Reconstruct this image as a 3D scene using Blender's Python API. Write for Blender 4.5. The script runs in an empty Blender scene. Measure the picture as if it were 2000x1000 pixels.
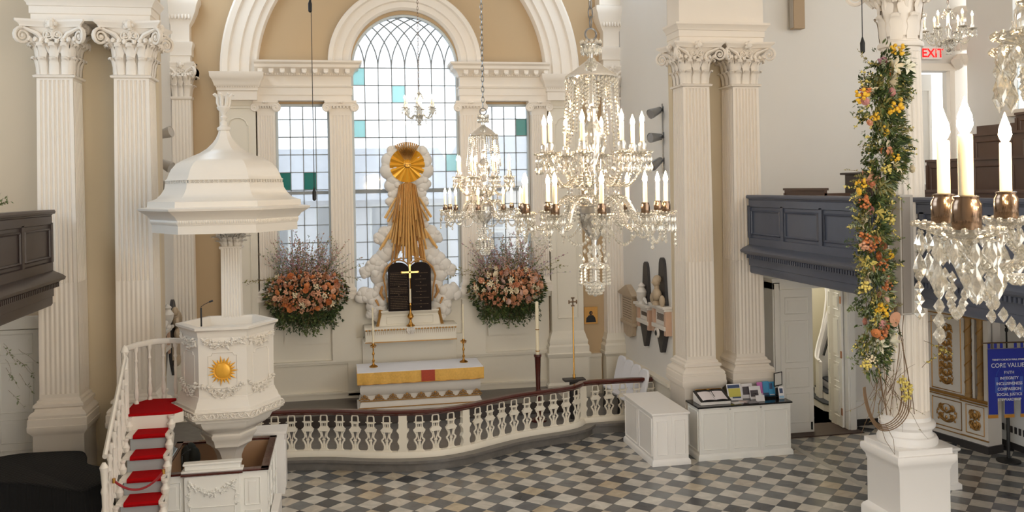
import bpy, math, random
from math import pi, sin, cos, sqrt, radians as R, hypot, atan2
from mathutils import Vector, Matrix, noise
random.seed(7)
SC = bpy.context.scene
COL = SC.collection

# ------------------------------------------------------------ mesh helper
class MB:
    def __init__(s): s.v = []; s.f = []; s.mi = []
    def add(s, vs, fs, mi=0):
        o = len(s.v); s.v += [tuple(p) for p in vs]; s.f += [tuple(i + o for i in f) for f in fs]; s.mi += [mi] * len(fs)
        return s
    def box(s, x0, x1, y0, y1, z0, z1, mi=0):
        v = [(x0,y0,z0),(x1,y0,z0),(x1,y1,z0),(x0,y1,z0),(x0,y0,z1),(x1,y0,z1),(x1,y1,z1),(x0,y1,z1)]
        return s.add(v, [(3,2,1,0),(4,5,6,7),(0,1,5,4),(1,2,6,5),(2,3,7,6),(3,0,4,7)], mi)
    def cbox(s, c, h, mi=0): return s.box(c[0]-h[0], c[0]+h[0], c[1]-h[1], c[1]+h[1], c[2]-h[2], c[2]+h[2], mi)
    def loft(s, rings, closed=True, cap=True, mi=0):
        n = len(rings[0]); v = [p for r in rings for p in r]; f = []
        for i in range(len(rings) - 1):
            for j in range(n if closed else n - 1):
                a = i*n + j; b = i*n + (j+1) % n
                f.append((a, b, b+n, a+n))
        if cap and closed:
            f.append(tuple(range(n-1, -1, -1))); k = (len(rings)-1)*n; f.append(tuple(range(k, k+n)))
        return s.add(v, f, mi)
    def stack(s, poly, levels, cap=True, mi=0, c=(0,0)):
        """poly: unit outline, levels: (scale or (sx,sy), z)"""
        rs = []
        for sc, z in levels:
            sx, sy = sc if isinstance(sc, tuple) else (sc, sc)
            rs.append([(c[0]+x*sx, c[1]+y*sy, z) for x, y in poly])
        return s.loft(rs, cap=cap, mi=mi)
    def rects(s, c, levels, mi=0):
        """stack of rectangles with offsets: levels (hx,hy,z)"""
        return s.loft([[(c[0]-hx,c[1]-hy,z),(c[0]+hx,c[1]-hy,z),(c[0]+hx,c[1]+hy,z),(c[0]-hx,c[1]+hy,z)] for hx,hy,z in levels], mi=mi)
    def lathe(s, prof, n=20, c=(0,0,0), mi=0, cap=True):
        return s.loft([[(c[0]+r*cos(2*pi*j/n), c[1]+r*sin(2*pi*j/n), c[2]+z) for j in range(n)] for r, z in prof], cap=cap, mi=mi)
    def tube(s, pts, r, n=6, cap=True, mi=0, flat=None):
        pts = [Vector(p) for p in pts]; rings = []; prev = None
        for i, p in enumerate(pts):
            t = (pts[min(i+1, len(pts)-1)] - pts[max(i-1, 0)])
            if t.length < 1e-9: t = Vector((0,0,1))
            t.normalize()
            if prev is None:
                a = Vector((0,0,1)) if abs(t.z) < .9 else Vector((1,0,0))
                u = t.cross(a).normalized()
            else:
                u = (prev - t * prev.dot(t)); u = u.normalized() if u.length > 1e-6 else t.orthogonal().normalized()
            prev = u; w = t.cross(u)
            rr = r[i] if isinstance(r, (list, tuple)) else r
            fx, fy = flat if flat else (1, 1)
            rings.append([p + u*(rr*fx*cos(2*pi*j/n)) + w*(rr*fy*sin(2*pi*j/n)) for j in range(n)])
        return s.loft(rings, cap=cap, mi=mi)
    def sphere(s, c, r, nu=10, nv=6, mi=0):
        rx, ry, rz = r if isinstance(r, tuple) else (r, r, r)
        v = [(c[0], c[1], c[2]-rz)]; f = []
        for i in range(1, nv):
            a = -pi/2 + pi*i/nv
            for j in range(nu):
                b = 2*pi*j/nu; v.append((c[0]+rx*cos(a)*cos(b), c[1]+ry*cos(a)*sin(b), c[2]+rz*sin(a)))
        v.append((c[0], c[1], c[2]+rz)); T = len(v)-1
        for j in range(nu):
            k = (j+1) % nu
            f.append((0, 1+k, 1+j)); f.append((T, 1+(nv-2)*nu+j, 1+(nv-2)*nu+k))
            for i in range(nv-2): f.append((1+i*nu+j, 1+i*nu+k, 1+(i+1)*nu+k, 1+(i+1)*nu+j))
        return s.add(v, f, mi)
    def prism(s, poly, z0, z1, mi=0):
        return s.loft([[(x,y,z0) for x,y in poly], [(x,y,z1) for x,y in poly]], mi=mi)
    def vprism(s, poly, y0, y1, mi=0):
        """polygon in XZ extruded along Y"""
        return s.loft([[(x,y1,z) for x,z in poly], [(x,y0,z) for x,z in poly]], mi=mi)
    def xf(s, M, start=0):
        for i in range(start, len(s.v)): s.v[i] = tuple(M @ Vector(s.v[i]))
        return s
    def merge(s, o, M=None, mi=None):
        vs = [tuple(M @ Vector(p)) for p in o.v] if M else o.v
        b = len(s.v); s.v += vs; s.f += [tuple(i+b for i in f) for f in o.f]; s.mi += (o.mi if mi is None else [mi]*len(o.f))
        return s
    def mesh(s, name, mats, smooth=35):
        me = bpy.data.meshes.new(name); me.from_pydata(s.v, [], s.f); me.update()
        for m in (mats if isinstance(mats, (list, tuple)) else [mats]): me.materials.append(m)
        if any(s.mi): me.polygons.foreach_set('material_index', s.mi)
        if smooth:
            me.polygons.foreach_set('use_smooth', [True]*len(me.polygons)); me.set_sharp_from_angle(angle=R(smooth))
        return me
    def build(s, name, mats, parent=None, loc=(0,0,0), rz=0, smooth=35, bevel=0):
        o = bpy.data.objects.new(name, s.mesh(name, mats, smooth)); COL.objects.link(o)
        o.location = loc; o.rotation_euler = (0,0,rz)
        if parent: o.parent = parent
        if bevel:
            b = o.modifiers.new('bev', 'BEVEL'); b.width = bevel; b.segments = 2; b.limit_method = 'ANGLE'; b.angle_limit = R(40)
        return o

def thing(name, label, cat, loc=(0,0,0), rz=0, group=None):
    o = bpy.data.objects.new(name, None); COL.objects.link(o); o.empty_display_size = .1
    o.location = loc; o.rotation_euler = (0,0,rz); return tag(o, label, cat, group)
def tag(o, label, cat=None, group=None):
    o['label'] = label
    if cat: o['category'] = cat
    if group: o['group'] = group
    return o
def struct(o): o['kind'] = 'structure'; return o
def flat(m, ymax, y0=0):
    m.v = [(x, min(y, ymax-y0), z) for x, y, z in m.v]; return m
def text(body, size, parent, loc, m, name='lettering', off=0, ext=.003):
    tx = bpy.data.curves.new('txt', 'FONT'); tx.body = body; tx.size = size; tx.extrude = ext; tx.offset = off; tx.align_x = 'CENTER'
    o = bpy.data.objects.new('txt', tx); COL.objects.link(o); bpy.context.view_layer.update()
    me = bpy.data.meshes.new_from_object(o.evaluated_get(bpy.context.evaluated_depsgraph_get())); bpy.data.objects.remove(o)
    me.materials.clear(); me.materials.append(m); n = bpy.data.objects.new(name, me); COL.objects.link(n); n.parent = parent; n.location = loc; n.rotation_euler = (R(90),0,0); return n
def stuff(o): o['kind'] = 'stuff'; return o
def dup(o, parent=None, loc=None, rz=None, label=None):
    kids = list(KIDS(o))
    c = o.copy(); COL.objects.link(c)
    if parent is not None: c.parent = parent
    if loc is not None: c.location = loc
    if rz is not None: c.rotation_euler = (0,0,rz)
    if label: c['label'] = label
    for k in kids: dup(k, c)
    return c
def KIDS(o): return [x for x in COL.objects if x.parent == o]
def inst(name, me, parent=None, loc=(0,0,0), rot=(0,0,0), sc=1):
    o = bpy.data.objects.new(name, me); COL.objects.link(o); o.location = loc; o.rotation_euler = rot
    o.scale = (sc,sc,sc) if not isinstance(sc, tuple) else sc
    if parent: o.parent = parent
    return o

# ------------------------------------------------------------ materials
def lin(c):
    c = c/255.; return c/12.92 if c <= .04045 else ((c+.055)/1.055)**2.4
def rgb(r, g, b): return (lin(r), lin(g), lin(b), 1)
def mat(name, col, rough=.5, metal=0, var=0, scale=8, bump=0, trans=0, coat=0, spec=.5, sheen=0, emit=None, es=0):
    m = bpy.data.materials.new(name); m.use_nodes = True; nt = m.node_tree; b = nt.nodes['Principled BSDF']
    b.inputs['Base Color'].default_value = col; b.inputs['Roughness'].default_value = rough
    b.inputs['Metallic'].default_value = metal; b.inputs['Transmission Weight'].default_value = trans
    b.inputs['Coat Weight'].default_value = coat; b.inputs['Specular IOR Level'].default_value = spec
    b.inputs['Sheen Weight'].default_value = sheen
    if emit: b.inputs['Emission Color'].default_value = emit; b.inputs['Emission Strength'].default_value = es
    if var or bump:
        tc = nt.nodes.new('ShaderNodeTexCoord'); nz = nt.nodes.new('ShaderNodeTexNoise'); nz.inputs['Scale'].default_value = scale
        nz.inputs['Detail'].default_value = 5; nt.links.new(tc.outputs['Object'], nz.inputs['Vector'])
        if var:
            mp = nt.nodes.new('ShaderNodeMapRange'); mp.inputs[3].default_value = 1-var; mp.inputs[4].default_value = 1+var
            hs = nt.nodes.new('ShaderNodeHueSaturation'); hs.inputs['Color'].default_value = col
            nt.links.new(nz.outputs['Fac'], mp.inputs[0]); nt.links.new(mp.outputs[0], hs.inputs['Value']); nt.links.new(hs.outputs[0], b.inputs['Base Color'])
        if bump:
            bp = nt.nodes.new('ShaderNodeBump'); bp.inputs['Strength'].default_value = bump; bp.inputs['Distance'].default_value = .01
            nt.links.new(nz.outputs['Fac'], bp.inputs['Height']); nt.links.new(bp.outputs[0], b.inputs['Normal'])
    return m
M = {}
M['trim'] = mat('white_trim_paint', rgb(243,234,222), .45, var=.02, scale=3)
M['pulpit'] = mat('white_gloss_paint', rgb(238,232,223), .35, var=.015, scale=4)
M['cream'] = mat('cream_wall_paint', rgb(222,206,176), .7, var=.03, scale=1.2)
M['tan'] = mat('tan_wall_paint', rgb(198,172,136), .7, var=.03, scale=1.2)
M['wall'] = mat('pale_wall_paint', rgb(233,230,225), .7, var=.02, scale=1.2)
M['dado'] = mat('off_white_panel_paint', rgb(236,229,214), .5, var=.02, scale=2)
M['darkwood'] = mat('dark_painted_wood', rgb(66,56,54), .35, var=.15, scale=6)
M['gallery'] = mat('slate_painted_wood', rgb(86,93,110), .28, var=.1, scale=6)
M['mahog'] = mat('mahogany', rgb(78,30,22), .25, var=.2, scale=14, coat=.4)
M['gold'] = mat('gold_leaf', rgb(238,178,84), .32, metal=.85, var=.12, scale=12)
M['goldp'] = mat('gold_paint', rgb(214,150,62), .4, metal=.45, var=.12, scale=12)
M['oldgold'] = mat('antique_gold', rgb(176,132,72), .4, metal=.5, var=.15, scale=20)
M['brass'] = mat('brass', rgb(196,146,74), .22, metal=1)
M['bronze'] = mat('bronze_cup', rgb(138,116,98), .18, metal=1)
M['steel'] = mat('steel', rgb(160,160,160), .3, metal=1)
M['cloud'] = mat('carved_white', rgb(234,228,220), .55, var=.03, scale=6)
M['black'] = mat('black_matte', rgb(18,18,20), .5)
M['slatestone'] = mat('dark_slate', rgb(58,55,55), .5, var=.3, scale=30)
M['tablet'] = mat('black_tablet', rgb(38,30,28), .7, var=.25, scale=60, spec=.15)
M['marble'] = mat('monument_marble', rgb(226,220,212), .35, var=.08, scale=5)
M['pinkm'] = mat('pink_marble', rgb(206,170,146), .35, var=.12, scale=9)
M['brownm'] = mat('buff_marble', rgb(186,166,140), .4, var=.14, scale=9)
M['red'] = mat('red_carpet', rgb(168,12,18), .95, var=.08, scale=60, bump=.3, spec=.1)
M['pewwood'] = mat('brown_pew_wood', rgb(98,76,64), .4, var=.15, scale=6)
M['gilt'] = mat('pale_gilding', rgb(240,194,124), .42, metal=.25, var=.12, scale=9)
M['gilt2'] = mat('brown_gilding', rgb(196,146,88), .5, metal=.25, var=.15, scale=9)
M['redrope'] = mat('red_velvet', rgb(150,20,30), .8, sheen=.5)
M['riser'] = mat('grey_riser_paint', rgb(166,172,174), .6)
M['quilt'] = None
M['white'] = mat('white_satin_paint', rgb(250,247,244), .35, var=.01, scale=3)
M['cabw'] = mat('cabinet_paint', rgb(248,247,243), .4, var=.015, scale=3)
M['blacktop'] = mat('black_granite', rgb(22,20,20), .12, var=.3, scale=80)
M['paper'] = mat('paper', rgb(236,228,232), .7)
M['linen'] = mat('white_linen', rgb(240,240,246), .75, var=.01, scale=20)
M['candle'] = mat('ivory_wax', rgb(248,236,206), .45)
M['brown'] = mat('brown_bark', rgb(98,74,58), .8, var=.2, scale=20)
M['stage'] = mat('grey_stone_step', rgb(112,108,104), .3, var=.35, scale=7, bump=.15)
M['mulch'] = mat('dark_carpet', rgb(98,94,92), .9)
M['speaker'] = mat('speaker_grey', rgb(186,180,172), .5)
M['cream2'] = mat('stair_hall_paint', rgb(238,230,204), .7)
M['mullion'] = mat('window_bar_paint', rgb(150,156,160), .5)
M['frame'] = mat('window_frame_paint', rgb(214,224,230), .45)

def quilt():
    m = mat('black_quilted_cloth', rgb(20,21,25), .85); nt = m.node_tree; b = nt.nodes['Principled BSDF']
    tc = nt.nodes.new('ShaderNodeTexCoord'); mp = nt.nodes.new('ShaderNodeMapping'); mp.inputs['Rotation'].default_value = (0,0,R(45)); mp.inputs['Scale'].default_value = (11,11,11)
    w1 = nt.nodes.new('ShaderNodeTexWave'); w2 = nt.nodes.new('ShaderNodeTexWave'); w2.bands_direction = 'Y'
    for w in (w1, w2): w.inputs['Scale'].default_value = .5; w.inputs['Distortion'].default_value = .4
    mx = nt.nodes.new('ShaderNodeMath'); mx.operation = 'MAXIMUM'; bp = nt.nodes.new('ShaderNodeBump'); bp.inputs['Strength'].default_value = .6; bp.inputs['Distance'].default_value = .012
    nt.links.new(tc.outputs['Object'], mp.inputs[0])
    for w in (w1, w2): nt.links.new(mp.outputs[0], w.inputs[0])
    nt.links.new(w1.outputs['Fac'], mx.inputs[0]); nt.links.new(w2.outputs['Fac'], mx.inputs[1]); nt.links.new(mx.outputs[0], bp.inputs['Height']); nt.links.new(bp.outputs[0], b.inputs['Normal'])
    return m
M['quilt'] = quilt()

def floor_mat():
    m = bpy.data.materials.new('marble_checker'); m.use_nodes = True; nt = m.node_tree; N = nt.nodes; L = nt.links; b = N['Principled BSDF']
    def nd(t, **k):
        n = N.new(t)
        for a, v in k.items(): setattr(n, a, v)
        return n
    tc = nd('ShaderNodeTexCoord'); mp = nd('ShaderNodeMapping'); s = 1/.31
    mp.inputs['Rotation'].default_value = (0,0,R(45)); mp.inputs['Scale'].default_value = (s,s,s)
    # phase so that a dark tile is centred on (0.16, 15.91)
    c = Vector((.16*s, 15.91*s, 0)); c.rotate(Matrix.Rotation(R(45), 3, 'Z'))
    mp.inputs['Location'].default_value = (.5-(c.x % 2), .5-(c.y % 2), 0)
    L.new(tc.outputs['Object'], mp.inputs[0])
    fl = nd('ShaderNodeVectorMath', operation='FLOOR'); L.new(mp.outputs[0], fl.inputs[0])
    wn = nd('ShaderNodeTexWhiteNoise'); L.new(fl.outputs[0], wn.inputs['Vector'])
    sx = nd('ShaderNodeSeparateXYZ'); L.new(fl.outputs[0], sx.inputs[0])
    ad = nd('ShaderNodeMath', operation='ADD'); L.new(sx.outputs[0], ad.inputs[0]); L.new(sx.outputs[1], ad.inputs[1])
    md = nd('ShaderNodeMath', operation='FLOORED_MODULO'); md.inputs[1].default_value = 2; L.new(ad.outputs[0], md.inputs[0])
    gt = nd('ShaderNodeMath', operation='GREATER_THAN'); gt.inputs[1].default_value = .5; L.new(md.outputs[0], gt.inputs[0])
    nz = nd('ShaderNodeTexNoise'); nz.inputs['Scale'].default_value = 3.2; nz.inputs['Detail'].default_value = 9; nz.inputs['Distortion'].default_value = 1.2
    L.new(tc.outputs['Object'], nz.inputs['Vector'])
    dr = nd('ShaderNodeValToRGB'); dr.color_ramp.elements[0].color = rgb(66,68,72); dr.color_ramp.elements[1].color = rgb(122,124,126); L.new(wn.outputs['Value'], dr.inputs[0])
    lr = nd('ShaderNodeValToRGB'); lr.color_ramp.elements[0].color = rgb(184,174,160); lr.color_ramp.elements[1].color = rgb(210,206,198); L.new(wn.outputs['Value'], lr.inputs[0])
    e = lr.color_ramp.elements.new(.05); e.color = rgb(192,176,150); e = lr.color_ramp.elements.new(.25); e.color = rgb(196,188,176)
    mx = nd('ShaderNodeMix', data_type='RGBA'); L.new(gt.outputs[0], mx.inputs[0]); L.new(dr.outputs[0], mx.inputs[6]); L.new(lr.outputs[0], mx.inputs[7])
    vr = nd('ShaderNodeMapRange'); vr.inputs[1].default_value = .3; vr.inputs[2].default_value = .7; vr.inputs[3].default_value = .8; vr.inputs[4].default_value = 1.18; L.new(nz.outputs['Fac'], vr.inputs[0])
    hs = nd('ShaderNodeHueSaturation'); L.new(mx.outputs[2], hs.inputs['Color']); L.new(vr.outputs[0], hs.inputs['Value']); 
    # joints
    fr = nd('ShaderNodeVectorMath', operation='FRACTION'); L.new(mp.outputs[0], fr.inputs[0]); sf = nd('ShaderNodeSeparateXYZ'); L.new(fr.outputs[0], sf.inputs[0])
    mn = nd('ShaderNodeMath', operation='MINIMUM'); L.new(sf.outputs[0], mn.inputs[0]); L.new(sf.outputs[1], mn.inputs[1])
    lt = nd('ShaderNodeMath', operation='LESS_THAN'); lt.inputs[1].default_value = .018; L.new(mn.outputs[0], lt.inputs[0])
    m2 = nd('ShaderNodeMix', data_type='RGBA'); L.new(lt.outputs[0], m2.inputs[0]); L.new(hs.outputs[0], m2.inputs[6]); m2.inputs[7].default_value = rgb(96,92,88)
    L.new(m2.outputs[2], b.inputs['Base Color'])
    rr = nd('ShaderNodeMapRange'); rr.inputs[3].default_value = .12; rr.inputs[4].default_value = .3; L.new(nz.outputs['Fac'], rr.inputs[0]); L.new(rr.outputs[0], b.inputs['Roughness'])
    b.inputs['Specular IOR Level'].default_value = .6
    return m
M['floor'] = floor_mat()

def crystal(name, tint=(1,1,1,1), a=.3, g=.3):
    m = bpy.data.materials.new(name); m.use_nodes = True; nt = m.node_tree; N = nt.nodes; L = nt.links; N.clear()
    out = N.new('ShaderNodeOutputMaterial'); gl = N.new('ShaderNodeBsdfGlass'); gl.inputs['IOR'].default_value = 1.45; gl.inputs['Roughness'].default_value = .03; gl.inputs['Color'].default_value = tint
    tr = N.new('ShaderNodeBsdfTransparent'); tr.inputs['Color'].default_value = (.97,.97,.97,1); gs = N.new('ShaderNodeBsdfGlossy'); gs.inputs['Roughness'].default_value = .08; gs.inputs['Color'].default_value = tint
    m1 = N.new('ShaderNodeMixShader'); m1.inputs[0].default_value = a; m2 = N.new('ShaderNodeMixShader'); m2.inputs[0].default_value = g
    L.new(gl.outputs[0], m1.inputs[1]); L.new(tr.outputs[0], m1.inputs[2]); L.new(m1.outputs[0], m2.inputs[1]); L.new(gs.outputs[0], m2.inputs[2]); L.new(m2.outputs[0], out.inputs[0])
    return m
M['crystal'] = crystal('cut_crystal', (1,.975,.92,1))
M['glassbody'] = crystal('frosted_crystal', (1,.98,.94,1), .15, .45)
def pane_mat(name, tint, haze=.25):
    m = bpy.data.materials.new(name); m.use_nodes = True; nt = m.node_tree; N = nt.nodes; L = nt.links; N.clear()
    out = N.new('ShaderNodeOutputMaterial'); tr = N.new('ShaderNodeBsdfTransparent'); tr.inputs['Color'].default_value = tint
    tl = N.new('ShaderNodeBsdfTranslucent'); tl.inputs['Color'].default_value = tint; gs = N.new('ShaderNodeBsdfGlossy'); gs.inputs['Roughness'].default_value = .05
    m1 = N.new('ShaderNodeMixShader'); m1.inputs[0].default_value = haze; m2 = N.new('ShaderNodeMixShader'); m2.inputs[0].default_value = .05
    L.new(tr.outputs[0], m1.inputs[1]); L.new(tl.outputs[0], m1.inputs[2]); L.new(m1.outputs[0], m2.inputs[1]); L.new(gs.outputs[0], m2.inputs[2]); L.new(m2.outputs[0], out.inputs[0])
    return m
M['pane'] = pane_mat('old_window_glass', (.95,.98,1,1), .34)
M['tealpane'] = pane_mat('pale_teal_glass', (.7,.93,.92,1), .4)
M['greenpane'] = pane_mat('green_window_glass', (.12,.42,.36,1), .4)
def emit(name, c, s):
    m = bpy.data.materials.new(name); m.use_nodes = True; nt = m.node_tree; nt.nodes.clear()
    o = nt.nodes.new('ShaderNodeOutputMaterial'); e = nt.nodes.new('ShaderNodeEmission'); e.inputs[0].default_value = c; e.inputs[1].default_value = s
    nt.links.new(e.outputs[0], o.inputs[0]); return m
M['bulb'] = emit('lit_bulb', (1,.70,.36,1), 520)
M['exit'] = emit('lit_red', rgb(255,40,40), 1.6)

# ------------------------------------------------------------ camera
F_, PHI, ROLL = 1750., math.atan(335/1750.), .017
cam = bpy.data.cameras.new('camera'); co = bpy.data.objects.new('camera', cam); COL.objects.link(co)
cam.sensor_width = 36; cam.lens = 36*F_/2000; cam.shift_y = -(500-364)/2000.; cam.clip_end = 300; cam.clip_start = .05
fw = Vector((sin(PHI), cos(PHI), 0)); rt = Vector((cos(PHI), -sin(PHI), 0)); up = Vector((0,0,1))
# roll: horizon rises to the right
r2 = rt*cos(ROLL) - up*sin(ROLL); u2 = up*cos(ROLL) + rt*sin(ROLL)
mw = Matrix((( r2.x,u2.x,-fw.x,0),(r2.y,u2.y,-fw.y,0),(r2.z,u2.z,-fw.z,5.0),(0,0,0,1)))
co.matrix_world = mw; SC.camera = co
# ============================================================ ARCHITECTURE
CX = 1.45            # nave axis
EW = 20.0            # inner face of the east wall
def base(s, z=0): return s
# floor, ground
f = MB().box(-8, 13, -1, 20.4, -.1, 0).build('floor', M['floor'], smooth=0); struct(f)
g = MB().box(-60, 80, 20.4, 90, -1.2, -1.0).build('ground', mat('street_paving', rgb(150,150,150), .9), smooth=0); struct(g)
st = MB().box(8.26, 8.38, 8, 15.95, .0, .004).build('trim_1', mat('pale_marble_strip', rgb(186,182,172), .25, var=.1, scale=5)); struct(st)

struct(MB().box(-8, 13, -1, 20.4, 11.0, 11.2).build('ceiling', M['trim'], smooth=0))
struct(MB().box(-8.2, 1.6, -1.2, -1, 0, 11.0).build('wall_west_blocker', M['wall'], smooth=0))  # unseen part wall, added to keep west light off the left side
struct(MB().box(-8.2, -8, -1, 16.3, 0, 11.0).build('wall_north', M['wall'], smooth=0))
# chancel platform with the curved front
RAILC = [(-2.6,16.72),(-1.2,16.66),(-.67,16.6),(-.22,16.5),(.24,16.33),(.68,16.18),(1.07,16.09),(1.59,16.06),(2.1,16.2),(2.6,16.48),(3.14,16.78),(3.67,16.97),(4.22,17.12),(4.55,17.3),(4.72,17.52)]
def offs(pts, d):
    out = []
    for i, p in enumerate(pts):
        a = Vector(pts[max(i-1,0)]); b = Vector(pts[min(i+1, len(pts)-1)]); t = (b-a).normalized(); n = Vector((t.y, -t.x)); out.append((p[0]+n.x*d, p[1]+n.y*d))
    return out
def smoothp(pts, k=4):
    out = []
    n = len(pts)
    for i in range(n-1):
        p0, p1, p2, p3 = [Vector(pts[min(max(j,0),n-1)]) for j in (i-1,i,i+1,i+2)]
        for q in range(k):
            t = q/k; out.append(tuple(.5*((2*p1)+(p2-p0)*t+(2*p0-5*p1+4*p2-p3)*t*t+(3*p1-p0-3*p2+p3)*t**3)))
    out.append(tuple(pts[-1])); return out
CURVE = smoothp(RAILC)
def plat(d, z0, z1, mb):
    front = offs(CURVE, d)
    poly = front + [(front[-1][0]+.12, 17.5-d*.6), (6.35, 17.5-d*.6), (6.35, 20), (-3.45, 20), (-3.45, front[0][1]), ]
    mb.prism(poly, z0, z1)
pm = MB(); plat(.20, 0, .15, pm); plat(.27, .15, .2, pm)
struct(pm.build('floor_chancel', M['stage'], smooth=30))
pd = MB().box(-1.72, 4.62, 18.45, 19.9, .2, .45).build('trim_2', mat('dark_marble_predella', rgb(74,66,62), .25, var=.25, scale=5), bevel=.01); struct(pd)

# ---- east wall
we = MB()
Z0, Z1, ZT, ZR = 2.62, 6.87, 11.0, 7.68
W = [(-1.36,-.21),(.27,2.64),(3.11,4.26)]
we.box(-3.45, 6.35, EW, 20.4, 0, Z0)
for a, b in ((-3.45,-1.36),(-.21,.27),(2.64,3.11),(4.26,6.35)): we.box(a, b, EW, 20.4, Z0, Z1)
we.box(-3.45, .27, EW, 20.4, Z1, ZT); we.box(2.64, 6.35, EW, 20.4, Z1, ZT)
AR = 1.185
for i in range(32):
    a0, a1 = pi - pi*i/32, pi - pi*(i+1)/32
    x0, z0, x1, z1 = CX+AR*cos(a0)+.005, ZR+AR*sin(a0), CX+AR*cos(a1)+.005, ZR+AR*sin(a1)
    we.vprism([(x0,z0),(x1,z1),(x1,ZT),(x0,ZT)], EW, 20.4)
struct(we.build('wall_east', M['tan'], smooth=0))
# side walls of the chancel
struct(MB().box(6.35, 6.6, 16.7, 20.4, 0, 11).build('wall_chancel_south', M['wall'], smooth=0))
struct(MB().box(-3.7, -3.45, 16.3, 20.4, 0, 11).build('wall_chancel_north', M['wall'], smooth=0))
# aisle east wall (right) with two doorways
wa = MB(); A0, A1 = 16.7, 16.95
wa.box(6.6, 8.48, A0, A1, 0, 11); wa.box(8.48, 9.88, A0, A1, 2.9, 11); wa.box(9.88, 11.74, A0, A1, 0, 11)
wa.box(11.74, 12.58, A0, A1, 0, 4.9); wa.box(11.74, 12.58, A0, A1, 7.25, 11); wa.box(12.58, 13.0, A0, A1, 0, 11)
struct(wa.build('wall_aisle_south', M['wall'], smooth=0))
# aisle east wall (left)
struct(MB().box(-8, -3.0, 16.05, 16.3, 0, 11).build('wall_aisle_north', mat('beige_wall_paint', rgb(216,200,176), .7, var=.03, scale=1.2), smooth=0))
# south wall with a tall window above the gallery
ws = MB(); ws.box(12.75, 13.05, -1, 16.4, 0, 6.3); ws.box(12.75, 13.05, -1, 11.6, 6.3, 11); ws.box(12.75, 13.05, 15.1, 16.4, 6.3, 11); ws.box(12.75, 13.05, 11.6, 15.1, 9.6, 11)
struct(ws.build('wall_south', M['wall'], smooth=0))
w = MB().box(12.85,12.88,11.6,15.1,6.3,9.6).build('window_4', M['pane'], smooth=0); struct(w)
mm = MB()
for k in range(8): mm.box(12.83,12.87,11.6+k*.5-.012,11.6+k*.5+.012,6.3,9.6)
for k in range(9): mm.box(12.83,12.87,11.6,15.1,6.3+k*.41-.012,6.3+k*.41+.012)
struct(mm.build('window_frame', M['frame'], w, smooth=0))
struct(MB().box(12.6,12.78,11.5,15.2,6.18,6.3).build('window_sill', M['trim'], w, smooth=0))

# ---- ornament library
def flute_sq(n, d, cable=0):
    """unit square outline (half size 1) with n flutes a side; d = depth relative"""
    pts = []
    for k in range(4):
        ca, sa = [(1,0),(0,1),(-1,0),(0,-1)][k]
        side = [(-1,-1)]
        m = .14; pitch = (2-2*m)/n; fwid = pitch*.66
        for i in range(n):
            c = -1+m+pitch*(i+.5)
            for t in (0,.2,.5,.8,1):
                h = sin(pi*t)**.6 if 0 < t < 1 else 0
                side.append((c-fwid/2+fwid*t, -1+d*h))
                if t == 0 or t == 1: pass
        for x, y in side: pts.append((x*ca - y*sa, x*sa + y*ca))
    return pts
def flute_rd(n, d):
    pts = []
    for i in range(n):
        for t in (0,.18,.41,.64,.82):
            h = {0:0,.18:.75,.41:1,.64:.75,.82:0}[t]
            a = 2*pi*(i+t)/n; r = 1-d*h; pts.append((r*cos(a), r*sin(a)))
    return pts
SQ = [(-1,-1),(1,-1),(1,1),(-1,1)]
def leaf(w, h, out=.09, nx=6, ny=9, lob=.18):
    """acanthus leaf on plane y=0 facing -Y, rooted at z=0"""
    path = [(.012,0),(.02,.22),(.028,.45),(.035,.66),(.055,.82),(.085,.93),(out*1.0+.02,.99),(out*1.15+.03,.95),(out*1.1+.02,.86)]
    vs = []; fs = []
    for j, (o, z) in enumerate(path):
        ww = w*(1-.35*(j/(ny-1))**2)*(1+lob*sin(j*2.6))
        for i in range(nx):
            u = i/(nx-1)*2-1
            rid = .012*cos(u*pi*2.5) * (1 if j < 6 else .3)
            vs.append((ww/2*u, -(o+rid+.012*(1-u*u)), z*h - (.04*h*u*u if j > 5 else 0)))
    for j in range(ny-1):
        for i in range(nx-1):
            a = j*nx+i; fs.append((a,a+1,a+nx+1,a+nx))
    m = MB(); m.add(vs, fs)
    return m
def spiral(r0, turns=1.9, th=.022, n=26, nt=6):
    """volute in XZ plane, starting at angle pi/2 (top), curling to +x then in"""
    m = MB(); pts = []; rr = []
    for i in range(n):
        t = i/(n-1); a = pi/2 - 2*pi*turns*t; r = r0*(1-.82*t)
        pts.append((r*cos(a), 0, r*sin(a))); rr.append(th*(1-.45*t))
    m.tube(pts, rr, nt); m.sphere((0,-.006,0), r0*.26, 8, 5)
    return m
def rotz(a): return Matrix.Rotation(a, 4, 'Z')
def T(x,y,z): return Matrix.Translation((x,y,z))
def S(x,y,z): return Matrix.Diagonal((x,y,z,1))
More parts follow.
